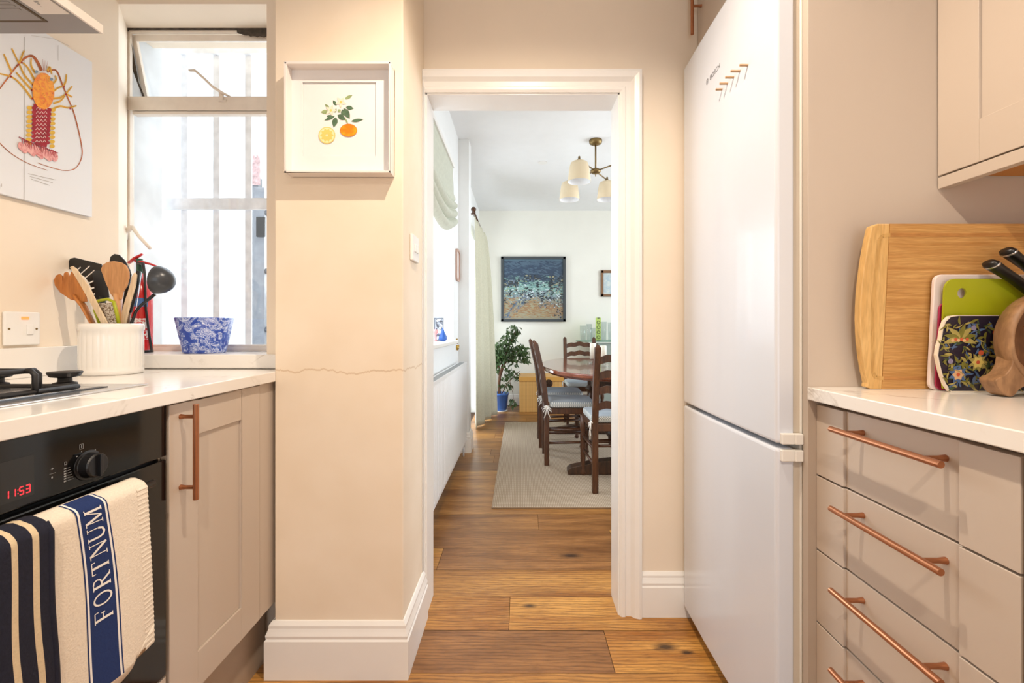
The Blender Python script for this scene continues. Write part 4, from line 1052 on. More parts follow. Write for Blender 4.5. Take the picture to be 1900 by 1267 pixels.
# ---- chopping boards
def lean(mb, ang, y, z=.9345): return mb.rot(-ang, 'X', (0, y, z))
def rrect(x0, x1, z0, z1, r, n=5):
    P = []
    for cx, cz, a0 in ((x1-r, z1-r, 0), (x0+r, z1-r, PI/2), (x0+r, z0+r, PI), (x1-r, z0+r, 1.5*PI)):
        for k in range(n+1): a = a0+PI/2*k/n; P.append((cx+r*math.cos(a), cz+r*math.sin(a)))
    return P
bb = thing('bamboo_chopping_board', (.99, 1.0, .9345), 'large bamboo chopping board with pale ends leaning on the end panel', 'chopping board')
zb, zt = .9345, .9345+.361
xl, xr2 = .744, 1.275
ys0 = 1.006
inner = [(0.800, zb), (1.219, zb), (1.219, zt), (0.800, zt)]
lean(MB().prism(inner, 'y', ys0, ys0+.018), -.06, ys0).build('core', BAMB, bb)
def endp(s):
    P = []
    for k in range(13):
        t = k/12; z = zb+.012+(zt-zb-.024)*t; P.append((.744+.016*(2*t-1)**2*(1.0 if t > .5 else 1.5), z))
    P = [(0.800, zb), (.776, zb), (.766, zb+.004)] + P + [(.762, zt-.005), (.775, zt), (0.800, zt)]
    return [(p[0], p[1]) for p in P] if s else [(2.019-p[0], p[1]) for p in P]
lean(MB().prism(endp(1), 'y', ys0, ys0+.018), -.06, ys0).build('end_strip', BAMBE, bb, bevel=.002)
lean(MB().prism(endp(0), 'y', ys0, ys0+.018), -.06, ys0).build('end_strip', BAMBE, bb, bevel=.002)
GRV = wood('bamboo_groove', (176, 120, 62), (206, 150, 86), 'X', 7, .5, 10)
gp = [(1.21, zt-.024), (.802, zt-.024), (.785, zt-.026), (.779, zt-.034), (.771, (zb+zt)/2), (.779, zb+.034), (.785, zb+.026), (.802, zb+.024), (1.21, zb+.024)]
mb = MB()
for i in range(len(gp)-1):
    mb.cur = 0 if i in (0, len(gp)-2) else 1; a, b = gp[i], gp[i+1]; dx, dz = b[0]-a[0], b[1]-a[1]; l = math.hypot(dx, dz); nx, nz = -dz/l*.004, dx/l*.004
    mb.add([(a[0]+nx, ys0-.0004, a[1]+nz), (b[0]+nx, ys0-.0004, b[1]+nz), (b[0]-nx, ys0-.0004, b[1]-nz), (a[0]-nx, ys0-.0004, a[1]-nz)], [(0, 1, 2, 3)])
lean(mb, -.06, ys0).build('juice_groove', [GRV, wood('bamboo_groove_highlight', (196, 150, 84), (222, 180, 112), 'Z', 5, .5, 10)], bb)  # flat strips; the paler end tone paints in the groove's highlight

def board(name, x0, x1, z1, y, th, ang, mat, label, r=.016, cat='chopping board'):
    mb = MB().prism(rrect(x0, x1, .9345, z1, r), 'y', y, y+th); lean(mb, ang, y); o = mb.build(name, mat, bevel=.0015); return tag(o, label, cat)
board('white_chopping_board', .890, 1.17, H+.1145, .990, .008, -.055, WHITEB, 'large translucent white plastic chopping board behind the green one')
board('pink_chopping_board', .8975, 1.10, H+.055, .984, .004, -.055, PINKB, 'dark pink chopping board whose edge shows between white and green boards')
def green_board():
    y, th = .975, .004; x0_, x1_, z1_ = .8985, 1.13, H+.104; out = rrect(x0_, x1_, .9345, z1_, .022, 6)
    hx, hz, hr = .9355, H+.0735, .0095
    n = 72; mb = MB(); oo = []; hole = []
    for k in range(n):
        t = 2*PI*(k+.37)/n; d = (math.cos(t), math.sin(t)); best = None
        for i in range(len(out)):
            a, b = out[i], out[(i+1) % len(out)]; ex, ez = b[0]-a[0], b[1]-a[1]; den = d[0]*ez-d[1]*ex
            if abs(den) < 1e-12: continue
            r_ = ((a[0]-hx)*ez-(a[1]-hz)*ex)/den; q_ = ((a[0]-hx)*d[1]-(a[1]-hz)*d[0])/den
            if r_ > 0 and -1e-9 <= q_ <= 1+1e-9: best = r_ if best is None else max(best, r_)
        oo.append((hx+best*d[0], hz+best*d[1])); hole.append((hx+hr*d[0], hz+hr*1.12*d[1]))
    for yy in (y, y+th):
        mb.add([(p[0], yy, p[1]) for p in oo]+[(p[0], yy, p[1]) for p in hole], [(k, (k+1) % n, n+(k+1) % n, n+k) for k in range(n)])
    for ring_ in (oo, hole):
        mb.add([(p[0], y, p[1]) for p in ring_]+[(p[0], y+th, p[1]) for p in ring_], [(k, (k+1) % n, n+(k+1) % n, n+k) for k in range(n)])
    lean(mb, -.055, y); return mb.build('green_chopping_board', LIME)
tag(green_board(), 'lime green plastic chopping board with a round hanging hole', 'chopping board')
# floral board
def floral():
    y = .958; mb = MB()
    outl = [(.905, .9345), (.893, .950), (.884, .972), (.878, .992), (.873, 1.012), (.8745, 1.03), (.879, 1.047), (.881, 1.068), (.886, 1.084), (.896, 1.094), (.912, 1.0965), (1.12, 1.0965), (1.135, 1.085), (1.14, 1.02), (1.13, .955), (1.115, .9345)]
    mb.cur = 0; mb.prism(outl, 'y', y, y+.007)
    cx, cz = 1.0, 1.015
    mb.cur = 1; mb.add([(cx+(p[0]-cx)*.975, y-.0002, cz+(p[1]-cz)*.975+.0005) for p in outl], [tuple(range(len(outl)))])
    lay = [1]
    def S(x, z): return (x, y-.0002-lay[0]*.000005, z)
    def leaf(x, z, a, l, w_, m, bend=0.0):
        lay[0] += 1; up = []; dn = []
        for i in range(7):
            t = i/6; aa = a+bend*t; px_, pz_ = x+l*t*math.cos(aa), z+l*t*math.sin(aa); s_ = w_/2*math.sin(PI*t**.8); nx, nz = -math.sin(aa), math.cos(aa)
            up.append(S(px_+nx*s_, pz_+nz*s_)); dn.append(S(px_-nx*s_, pz_-nz*s_))
        mb.poly(up+dn[::-1][1:-1], m)
    def disc(x, z, r, m):
        lay[0] += 1; mb.poly([S(x+r*math.cos(2*PI*k/14), z+r*math.sin(2*PI*k/14)) for k in range(14)], m)
    rnd = random.Random(11)
    def ok(x, z): return .885 < x < 1.115 and .945 < z < 1.088
    for k in range(420):
        x, z = rnd.uniform(.884, 1.11), rnd.uniform(.943, 1.086); leaf(x, z, rnd.uniform(0, 6.28), rnd.uniform(.010, .022), rnd.uniform(.003, .0065), rnd.choice([2, 2, 3, 4, 4, 6]), rnd.uniform(-.6, .6))
    for (x, z) in ((.918, 1.045), (1.02, .965)):
        for k in range(7): leaf(x, z, PI*(.02+.16*k), .036, .012, 2 if k % 2 else 3, (.3 if k > 3 else -.3))
        for k in range(6): disc(x-.015+.006*k, z-.001+.002*(k % 2), .0035, 7 if k % 2 else 5)
    for (x, z, m) in ((.918, .972, 5), (.958, .998, 8), (1.0, 1.035, 8), (1.05, 1.06, 5), (1.04, 1.0, 8)):
        for k in range(9): leaf(x, z, k*.7, .021, .009, 4 if m == 5 else 3)
        for k in range(6): leaf(x, z, k*1.05, .013, .010, m)
        disc(x, z, .004, 7)
    for (x, z) in ((.963, 1.018), (.99, 1.06), (.945, 1.07), (.90, 1.0)): disc(x, z, .0055, 7 if x > .95 else 9)
    for k in range(14):
        leaf(rnd.uniform(.89, 1.1), rnd.uniform(.95, 1.08), rnd.uniform(0, 6.28), .045, .0018, 3, 1.2)
    mats = [plain('cream_melamine_edge', (238, 226, 208), .3), plain('midnight_ink', (36, 30, 48), .35, var=.1), plain('olive_leaf_ink', (122, 118, 52), .35, var=.15, scale=60), plain('straw_leaf_ink', (170, 156, 88), .35, var=.1, scale=60), plain('slate_blue_ink', (84, 110, 150), .35, var=.15, scale=60),
            plain('peach_ink', (222, 180, 136), .35), plain('dark_green_ink', (66, 84, 54), .35), plain('coral_ink', (206, 96, 64), .35), plain('butter_ink', (226, 200, 110), .35), plain('lavender_ink', (138, 132, 160), .35)]
    mb.keepn = True
    lean(mb, -.055, y); return mb.build('floral_chopping_board', mats)
tag(floral(), 'small dark floral patterned board with wavy edge in front of green board', 'chopping board')

# ---- carved wooden bowl standing on edge, fruit, knives
bw = thing('carved_wooden_bowl', (1.062, .905, .935), 'carved brown wooden bowl on splayed feet standing before the floral board', 'bowl')
BX, BZ = 1.053, H-.026
mb = MB().lathe([(.0, .026), (.06, .023), (.084, .006), (.0915, -.020), (.096, -.024), (.100, -.020), (.101, -.008), (.096, .016), (.078, .030), (.04, .035), (0, .036)], (BX, .905, BZ), 48, 'y')
for i_ in range(len(mb.f)): mb.mi[i_] = 1 if i_ < 48*3 else 0
mb.build('dish', [OLIVE, OLIVED], bw, smooth=True)
def foot(sg):
    C = [(-.090, -.030), (-.096, -.050), (-.108, -.066), (-.126, -.075), (-.122, -.088), (-.112, -.102), (-.098, -.1085), (-.088, -.104), (-.080, -.094), (-.066, -.088), (-.045, -.090), (-.04, -.084), (-.055, -.068), (-.075, -.045)]
    P = []; n = len(C)
    for i in range(n):
        p0, p1, p2, p3 = C[i-1], C[i], C[(i+1) % n], C[(i+2) % n]
        for j in range(4):
            t = j/4; P.append(tuple(.5*(2*p1[q]+(p2[q]-p0[q])*t+(2*p0[q]-5*p1[q]+4*p2[q]-p3[q])*t*t+(3*p1[q]-p0[q]-3*p2[q]+p3[q])*t**3) for q in (0, 1)))
    return MB().prism([(BX+sg*p[0], BZ+p[1]) for p in P], 'y', .886, .920)
foot(1).build('foot', OLIVE, bw, bevel=.005, seg=3); foot(-1).build('foot', OLIVE, bw, bevel=.005, seg=3)
tag(MB().ell((1.055, .893, H-.088), .031, .031, .031, 24, 14).build('orange', ORANGE, smooth=True), 'orange fruit tucked low inside the carved wooden bowl', 'fruit')
tag(MB().tube([(.968+.018, .888, H-.0+.003), (1.0, .886, H-.002), (1.05, .89, H-.022)], [.004, .010, .012], 10).build('wooden_pestle', SPOONO, smooth=True), 'light wooden stick end poking across the carved bowl', 'utensil')
kbk = thing('knife_block', (1.14, .955, .935), 'wooden knife block at the right edge behind the carved bowl', 'knife block')
MB().prism([(1.10, .935), (1.20, .935), (1.20, 1.02), (1.115, 1.09), (1.075, 1.045)], 'y', .943, .955).build('block', wood('dark_block_wood', (90, 60, 40), (120, 84, 58), 'Z', 5, .5), kbk)
def knife(x0_, y0_, x1_, y1_, Y, lab, s=1.0):
    g_ = thing('knife', at(x0_, y0_, Y), lab, 'knife', 'kitchen knives in the block')
    a, b = Vector(at(x0_, y0_, Y)), Vector(at(x1_, y1_, Y)); d = (b-a)
    up = Vector((d.z, 0, -d.x)).normalized()*-1
    pts = [a, a+d*.06, a+d*.22+up*.001, a+d*.5+up*.003, a+d*.8+up*.002, b]
    MB().tube(pts, [.013*s, .0165*s, .0150*s, .0135*s, .0135*s, .0145*s], 14, flat=.62).build('handle', BLACKP, g_, smooth=True)
    MB().tube([a+d*.055, a+d*.085], [.0171*s, .0166*s], 14, flat=.62).build('steel_cap', STEEL, g_, smooth=True)
    for t in (.30, .62): q = a+d*t+up*.002; MB().lathe([(.0032, 0), (.0032, -.0012), (0, -.0018)], (q.x, q.y-.0085*s, q.z), 12, 'y').build('rivet', STEEL, g_)
knife(1834, 487, 1925, 552, .945, 'lower black handled knife with steel rivets sticking out of the block')
knife(1866, 464, 1945, 530, .952, 'upper black handled knife partly behind the lower one')

# ================================================================== DINING ROOM
# ---- radiator
rd = thing('radiator', (-.46, 2.9, .1), 'long white ribbed radiator under the dining room window', 'radiator')
ra, rb_, rz0, rz1 = 2.05, 3.755, H-.93, H-.277
def radf(y, z):
    x = -.456 + .016*abs(math.sin((y-ra)*PI/.050))**.3
    if z < rz0+.02 or z > rz1-.02: x = -.441
    return (x, y, z)
mb = MB().grid(radf, lsp(ra, rb_, 600), [rz0, rz0+.019, rz0+.03, rz1-.03, rz1-.019, rz1]); mb.build("front_panel", RAD, rd, smooth=False, solid=.003)
B(-.505, -.495, ra, rb_-.06, rz0, rz1-.005).build('rear_panel', RAD, rd)
mb = B(-.498, -.446, ra, rb_-.02, rz1-.012, rz1-.008)
mb.build('top_grille', plain('grille_shadow_grey', (150, 154, 158), .5), rd)
B(-.500, -.443, rb_-.004, rb_, rz0, rz1).build('end_panel', RAD, rd)
MB().tube([(-.47, rb_-.02, rz0+.02), (-.47, rb_+.03, rz0+.01), (-.47, rb_+.03, rz0-.06)], .011, 10).tube([(-.47, rb_+.03, rz0-.05), (-.47, rb_+.03, .0)], .0075, 8).build('valve_pipe', RAD, rd, smooth=True)
B(-.530, -.505, 2.4, 2.44, .3, .7).box(-.530, -.505, 3.4, 3.44, .3, .7).build('wall_bracket', RAD, rd)

# ---- roman blind
rbn = thing('roman_blind', (-.50, 2.8, H+.75), 'pale sage roman blind gathered in sagging folds at the dining window', 'blind')
def blindf(y, v):
    s_ = math.sin(PI*max(0, min(1, (y-2.08)/1.38))); zb_ = H+.775-.15*s_; zt_ = H+1.22
    if v < 0: z = zt_+(-v)*.05; return (-.518, y, z)
    z = zt_ + (zb_-zt_)*v
    amp = .046*min(1, max(0, (v-.45)/.2)); x = -.512+.012*v + amp*abs(math.sin((v-.45)*PI/.137))**.7*(.65+.35*s_)
    return (x, y, z)
mb = MB().grid(blindf, lsp(2.08, 3.46, 50), [0]+lsp(.05, .44, 6)+lsp(.45, 1.0, 60)); mb.build('fabric', BLIND, rbn, smooth=True, solid=.004)
B(-.528, -.50, 2.07, 3.47, H+1.215, H+1.245).build('headrail', GLOSSW, rbn)

# ---- things on and beside the dining sill
pfm = thing('photo_frame', (-.60, 3.38, .970), 'small silver photo frame standing on the dining window sill', 'photo frame')
mb = B(-.645, -.573, 3.395, 3.405, .972, .981).box(-.645, -.573, 3.395, 3.405, 1.138, 1.146).box(-.645, -.638, 3.395, 3.405, .972, 1.146).box(-.580, -.573, 3.395, 3.405, .972, 1.146)
mb.rot(-.08, 'X', (-.6, 3.4, .972)).build('frame', plain('pewter_grey', (110, 116, 124), .4, .5), pfm)
B(-.638, -.58, 3.400, 3.403, .981, 1.138).rot(-.08, 'X', (-.6, 3.4, .972)).build('photograph', mottle('faded_photo', [(.42, lin((60, 60, 68))), (.5, lin((200, 208, 222)))], 18, 1, 3), pfm)
tag(MB().lathe([(.018, 0), (.030, .012), (.030, .035), (.016, .06), (.008, .085), (0, .105)], (-.572, 3.37, .9703), 20).build('blue_ornament', plain('bright_blue_glaze', (40, 90, 170), .3), smooth=True), 'bright blue ornament beside the photo frame on the sill', 'ornament')
tag(MB().lathe([(.016, 0), (.009, .01), (.009, .05), (.020, .065), (.018, .085), (0, .09)], (-.622, 3.34, .9703), 16).build('pink_ornament', plain('pink_glaze', (226, 150, 150), .4), smooth=True), 'pale pink ornament left of the blue one on the sill', 'ornament')
mr = thing('wall_frame', (-.53, 3.80, H+.39), 'small arched pinkish brown frame on the wall beyond the blind', 'frame')
pts = []
for k in range(5): pts.append((3.725, H+.41+.19*k/4))
P = rrect(3.72, 3.905, H+.39, H+.655, .035, 5)
mb = MB(); n = len(P); c = (3.8125, H+.5225)
for xx in (-.529, -.514):
    mb.add([(xx, p[0], p[1]) for p in P]+[(xx, c[0]+(p[0]-c[0])*.82, c[1]+(p[1]-c[1])*.88) for p in P], [(k, (k+1) % n, n+(k+1) % n, n+k) for k in range(n)])
for b_ in (0, n): mb.add([(-.529, mb.v[b_+k][1], mb.v[b_+k][2]) for k in range(n)]+[(-.514, mb.v[b_+k][1], mb.v[b_+k][2]) for k in range(n)], [(k, (k+1) % n, n+(k+1) % n, n+k) for k in range(n)])
mb.build('rim', plain('pinkish_brown_wood', (196, 162, 146), .5), mr)
MB().prism([(c[0]+(p[0]-c[0])*.83, c[1]+(p[1]-c[1])*.89) for p in P], 'x', -.5285, -.524).build('inset', PAPER, mr)
mb = MB().tube([(-.524, 3.78, H-.09), (-.520, 3.78, H-.135)], .006, 8).ell((-.520, 3.78, H-.165), .014, .022, .024, 12, 8).tube([(-.53, 3.78, H-.15), (-.505, 3.78, H-.15)], .007, 8)
tag(mb.build('brass_fitting', plain('polished_brass', (196, 160, 84), .25, .9), smooth=True), 'small brass fitting on the wall just past the dining sill', 'fitting')

# ---- curtain and pole
cp = thing('curtain_pole', (-.47, 5.4, H+1.19), 'dark wooden curtain pole with ball end above the patio door', 'curtain pole')
MB().tube([(-.478, 4.72, H+1.19), (-.478, 5.95, H+1.19)], .014, 12).build('pole', CHAIRW, cp, smooth=True)
MB().tube([(-.478, 4.72, H+1.19), (-.478, 4.70, H+1.19)], .018, 12).ell((-.478, 4.675, H+1.215), .027, .027, .027).tube([(-.478, 4.70, H+1.19), (-.478, 4.675, H+1.215)], .012, 8).build('finial', CHAIRW, cp, smooth=True)
MB().tube([(-.565, 4.735, H+1.185), (-.478, 4.735, H+1.185)], .009, 8).build('bracket', CHAIRW, cp, smooth=True)
def curtf(u, v):     # u 0..1 along, v 0..1 down
    y = 4.72+.92*u; z = H+1.165-(1.165+H-.012)*v
    out = (.03+.125*(v**.55))*u
    amp = (.012+.045*v**.4)*(.35+.65*u); x = -.475 + out + amp*math.sin(u*2*PI*3.3+.7*v+.6) 
    return (x, y+.012*math.sin(u*30+v*4), z)
ct = MB().grid(curtf, lsp(0, 1, 110), lsp(0, 1, 40)).build('curtain', CURT, smooth=True, solid=.003)
tag(ct, 'long pale sage curtain hanging to the floor beside the patio door', 'curtain')

# ---- chandelier
ch = thing('chandelier', (.65, 3.93, zd-.03), 'brass ceiling light with four cream shades over the dining table', 'ceiling light')
hx, hy, hz_ = .652, 3.93, H+1.352
MB().lathe([(0, -.045), (.025, -.043), (.052, -.030), (.056, -.016), (.056, -.001)], (hx, hy, zd), 28).build('canopy', BRASS, ch, smooth=True)
MB().tube([(hx, hy, zd-.035), (hx, hy, hz_)], .0075, 10).build('rod', BRASS, ch, smooth=True)
MB().lathe([(0, -.05), (.004, -.045), (.004, -.022), (.03, -.020), (.045, -.008), (.045, .008), (.03, .018), (.012, .022), (0, .022)], (hx, hy, hz_), 24).build('hub', BRASS, ch, smooth=True)
for (ax, ay) in ((-.172, -.235), (-.195, .285), (.152, .275), (.215, -.235)):
    tx, ty = hx+ax, hy+ay; up = hz_+.0
    arm = MB().tube([(hx, hy, hz_), (tx, ty, up+.012)], .006, 8).lathe([(.0, .045), (.009, .04), (.010, .02), (.026, .010), (.030, .0), (.0, -.004)], (tx, ty, up-.002), 16).build('arm', BRASS, ch, smooth=True)
    mb = MB().lathe([(.02, 0), (.052, -.004), (.068, -.014), (.075, -.034), (.080, -.06), (.094, -.168)], (tx, ty, up), 32)
    mb.f = [f for f in mb.f if len(f) == 4]; mb.mi = [0]*len(mb.f); n0 = len(mb.v)
    mb.cur = 1; k0 = len(mb.f); mb.lathe([(.018, -.002), (.050, -.006), (.066, -.016), (.073, -.036), (.078, -.061), (.0915, -.168)], (tx, ty, up), 32)
    keep = [(f, m) for f, m in zip(mb.f, mb.mi) if len(f) == 4]; mb.f = [a for a, b in keep]; mb.mi = [b for a, b in keep]
    mb.cur = 1; mb.keepn = True; mb.build('lamp_shade', [SHADE, SHADEI], arm, smooth=True)
    MB().ell((tx, ty, up-.08), .026, .026, .034, 12, 8).build('bulb', WHITEP, arm, smooth=True)
dl = thing('downlight', (.22, 4.46, zd-.004), 'small recessed ceiling downlight left of the chandelier', 'downlight')
MB().lathe([(.030, 0), (.046, 0), (.046, .0035), (.030, .0035)], (.22, 4.46, zd-.004), 24).build('ring', WHITEP, dl)
MB().lathe([(.030, .001), (.030, .003), (0, .003)], (.22, 4.46, zd-.004), 20).build('lens', plain('grey_lens', (150, 150, 152), .3), dl)

# ---- pictures on the far wall
sp_ = thing('seascape_painting', (.181, 6.28, H+.085), 'square painting of sea and rocks in a charcoal frame on far wall', 'painting')
Yw = 6.296; s0, s1, t0, t1 = -.262, .627, H+.086, H+.978
mb = B(s0, s0+.035, Yw-.04, Yw, t0, t1).box(s1-.035, s1, Yw-.04, Yw, t0, t1).box(s0, s1, Yw-.04, Yw, t0, t0+.035).box(s0, s1, Yw-.04, Yw, t1-.035, t1)
mb.build('frame', DKFRAME, sp_, bevel=.002)
B(s0+.035, s1-.035, Yw-.02, Yw-.01, t0+.035, t1-.035).build('canvas', SEA, sp_)
def dabs():
    cols_ = [(52, 70, 92), (78, 100, 120), (36, 44, 52), (58, 60, 62), (126, 166, 156), (150, 186, 180), (208, 218, 222), (112, 124, 140), (168, 138, 98), (150, 116, 82), (160, 156, 128), (150, 168, 120)]
    rnd = random.Random(21); mb = MB(); W_, X0, Z1 = s1-s0-.07, s0+.035, t1-.035; lay = 0
    for k in range(1500):
        u, v = rnd.random(), rnd.random()
        if v < .27: m = rnd.choice([0, 0, 1] if v > .1 else [0, 1, 1]); L_, h_ = .09, .018
        elif (u > .76 and v < .50) or (.26 < u < .62 and v < .36) or (u < .26 and .35 < v < .47): m = rnd.choice([2, 2, 3, 3, 7, 10]); L_, h_ = .032, .020
        elif v < .36: m = rnd.choice([0, 1, 4]); L_, h_ = .05, .01
        elif v < .52: m = rnd.choice([4, 4, 5, 5, 6, 11 if u < .4 else 5]); L_, h_ = .045, .014
        elif v < .64: m = rnd.choice([2, 3, 6, 7, 5, 4, 10]) ; L_, h_ = .030, .017
        elif u > .62-.2*(v-.64) and v < .82 and u > .5: m = rnd.choice([2, 3, 7, 7, 6, 5]); L_, h_ = .030, .012
        elif u > .86: m = rnd.choice([2, 3, 7, 8]); L_, h_ = .03, .018
        elif abs((u-.42)+(v-.62)*1.1) < .09: m = rnd.choice([7, 7, 1, 10]); L_, h_ = .05, .015
        else: m = rnd.choice([8, 9, 10, 10, 9]); L_, h_ = .07, .014
        lay += 1; y = Yw-.0202-lay*.0000015; a = rnd.uniform(-.5, .3) + (.9 if abs((u-.42)+(v-.62)*1.1) < .09 and v > .6 else 0)
        L_ *= rnd.uniform(.5, 1)*.5; h_ *= rnd.uniform(.5, 1)*.6
        cx = min(max(X0+u*W_, X0+L_), X0+W_-L_); cz = min(max(Z1-v*W_, Z1-W_+L_), Z1-L_)
        P = []
        for q in range(8):
            t = 2*PI*q/8; r = rnd.uniform(.75, 1.1); dx, dz = L_*r*math.cos(t), h_*r*math.sin(t); P.append((cx+dx*math.cos(a)-dz*math.sin(a), y, cz+dx*math.sin(a)+dz*math.cos(a)))
        mb.poly(P, m)
    mb.keepn = True; mb.build('brush_strokes', [plain('oil_paint_%d' % i, c, .5) for i, c in enumerate(cols_)], sp_)
dabs()
sm = thing('small_framed_picture', (1.27, 6.28, H+.43), 'small brown framed picture right of the seascape on far wall', 'picture')
mb = B(1.118, 1.148, Yw-.03, Yw, H+.43, H+.79).box(1.392, 1.422, Yw-.03, Yw, H+.43, H+.79).box(1.118, 1.422, Yw-.03, Yw, H+.43, H+.465).box(1.118, 1.422, Yw-.03, Yw, H+.755, H+.79)
mb.build('frame', BRFRAME, sm, bevel=.002)
B(1.148, 1.392, Yw-.015, Yw-.008, H+.465, H+.755).build('print', mottle('pale_blue_print', [(.4, lin((176, 196, 204))), (.6, lin((214, 220, 214)))], 9), sm)

# ---- rug
tag(B(-.169, 1.75, 2.69, 5.12, .0005, .010).build('rug', RUG, bevel=.003), 'beige woven sisal rug under the dining table', 'rug')

# ---- potted fig
pt = thing('potted_fig_tree', (-.262, 5.86, 0), 'leafy weeping fig tree in a blue pot in the far corner', 'potted plant')
MB().lathe([(.080, .0), (.084, .004), (.092, .03), (.112, .195), (.118, .198), (.118, .222), (.112, .224), (.104, .20), (.084, .02), (0, .02)], (-.262, 5.86, .012), 36).build('pot', POTB, pt, smooth=True)
MB().lathe([(.10, 0), (.108, .012), (.10, .014), (0, .010)], (-.262, 5.86, .0), 28).build('saucer', CERAM, pt, smooth=True)
MB().lathe([(.104, 0), (.09, .008), (0, .012)], (-.262, 5.86, .205), 20).build('soil', SOIL, pt, smooth=True)
rnd = random.Random(5)
mb = MB(); mb.tube([(-.27, 5.86, .20), (-.268, 5.865, .36), (-.25, 5.86, .5), (-.22, 5.86, .62), (-.16, 5.85, .78), (-.09, 5.86, .95), (-.05, 5.86, 1.05)], [.017, .015, .014, .012, .009, .006, .003], 8)
mb.tube([(-.255, 5.85, .20), (-.275, 5.85, .35), (-.262, 5.87, .5), (-.29, 5.86, .64), (-.34, 5.86, .78)], [.014, .013, .011, .008, .004], 8)
mb.tube([(-.25, 5.87, .45), (-.20, 5.85, .60), (-.10, 5.85, .72), (0, 5.85, .78), (.06, 5.84, .76)], [.010, .008, .006, .004, .003], 7)
mb.tube([(-.24, 5.87, .21), (-.16, 5.84, .36), (-.06, 5.82, .47), (0, 5.80, .52)], [.006, .005, .004, .003], 6)
mb.tube([(-.13, 5.85, .38), (-.09, 5.80, .22), (-.08, 5.78, .12)], [.004, .003, .002], 6)
mb.build('trunk', BARK, pt, smooth=True)
mb = MB()
clus = [(-.08, 5.86, 1.04, .085, .07, 75), (-.15, 5.86, .93, .10, .06, 75), (-.22, 5.86, .83, .12, .07, 120), (-.33, 5.86, .74, .09, .08, 100), (-.20, 5.86, .72, .13, .08, 110), (-.02, 5.85, .80, .10, .06, 95), (.05, 5.84, .72, .07, .08, 85),
        (-.34, 5.86, .60, .07, .08, 50), (-.27, 5.86, .64, .09, .07, 60), (-.10, 5.84, .66, .08, .07, 40), (-.13, 5.84, .50, .07, .06, 40), (-.05, 5.82, .46, .06, .05, 22), (-.09, 5.78, .14, .04, .05, 18), (-.36, 5.84, .42, .03, .10, 14), (-.20, 5.82, .38, .08, .06, 22), (-.16, 5.83, .30, .05, .05, 10)]
for (cx, cy, cz, rx, rz, n) in clus:
    for _ in range(n):
        a, b = rnd.uniform(0, 2*PI), rnd.gauss(0, .55); r = rnd.random()**.5
        x = cx+rx*r*math.cos(a)*1.05; z = cz+rz*r*math.sin(a)*1.1; y = cy+rnd.uniform(-.1, .1)
        d = Vector((rnd.gauss(0, .5), rnd.gauss(0, .5), -rnd.uniform(.3, 1.1))).normalized(); sidev = d.cross(Vector((rnd.gauss(0, 1), rnd.gauss(0, 1), .2))).normalized(); L_ = rnd.uniform(.046, .076); w_ = L_*.25
        p = Vector((x, y, z)); nn = d.cross(sidev)*L_*.08
        mb.add([tuple(p), tuple(p+d*L_*.4+sidev*w_+nn), tuple(p+d*L_), tuple(p+d*L_*.4-sidev*w_+nn)], [(0, 1, 2), (0, 2, 3)])
mb.keepn = True; tag(mb.build('foliage', LEAF, pt), kind='stuff')

# ---- wicker hamper
hm = thing('wicker_hamper', (.28, 5.95, 0), 'golden wicker hamper with round clasp against the far wall', 'hamper')
B(-.010, .572, 5.74, 6.18, .002, .415).build('basket', WICKER, hm, bevel=.006)
B(-.018, .58, 5.73, 6.185, .395, .452).build('lid', WICKERL, hm, bevel=.005)
mb = MB().lathe([(.050, -.012), (.050, 0), (.036, -.016), (.034, -.004), (0, -.002)], (.36, 5.728, .37), 24, 'y')
mb.box(.33, .39, 5.71, 5.716, .367, .373).box(.357, .363, 5.71, 5.716, .34, .40); mb.build('clasp', TRESTLE, hm)

# ---- grey sideboard with glass top, glassware
sb = thing('sideboard', (1.5, 6.1, 0), 'grey green sideboard with glass shelf top at the far wall', 'sideboard')
B(1.02, 2.1, 5.95, 6.27, .0, .872).build('body', GREYCAB, sb, bevel=.003)
MB().prism([(.80, 6.28), (.76, 6.20), (.80, 6.0), (.90, 5.90), (2.2, 5.90), (2.2, 6.28)], 'z', .885, .900).build('glass_top', GLASSG, sb)
B(.9, 2.2, 5.93, 6.27, .872, .884).build('top_board', WHITEP, sb)
def tumbler(x, y, r, h, lab):
    o = MB().lathe([(r*.8, 0), (r, h), (r*.94, h), (r*.74, .008), (0, .008)], (x, y, .9003), 20).build('drinking_glass', GLASSC, smooth=True)
    tag(o, lab, 'glass', 'clear glassware on the sideboard')
tumbler(.845, 6.1, .045, .20, 'clear tall glass at the left end of the glass top')
tumbler(.92, 6.05, .04, .22, 'clear glass second from the left end of the glass top')
tumbler(.98, 6.12, .035, .17, 'short clear glass just left of the green vase')
tumbler(1.12, 6.1, .042, .25, 'tall clear glass directly right of the green vase')
tumbler(1.20, 6.05, .036, .24, 'clear narrow glass beside the small dark frame')
gv = thing('green_vase', (1.035, 6.03, .9003), 'slim pale green vase with a column of dark rings', 'vase')
MB().prism(rrect(1.003, 1.067, .9003, 1.205, .01), 'y', 6.01, 6.05).build('vessel', glass('pale_green_glass', (.78, .9, .45, 1)), gv)
mb = MB()
for z in (.945, 1.01, 1.075, 1.14):
    n = 16
    mb.add([(1.035+r*math.cos(2*PI*k/n), 6.006, z+r*math.sin(2*PI*k/n)) for r in (.014, .024) for k in range(n)], [(k, (k+1) % n, n+(k+1) % n, n+k) for k in range(n)])
mb.box(1.015, 1.055, 6.004, 6.007, .902, .912).box(1.02, 1.05, 6.004, 6.007, 1.19, 1.205)
mb.build('ring_pattern', plain('dark_olive_glaze', (86, 100, 50), .4), gv)
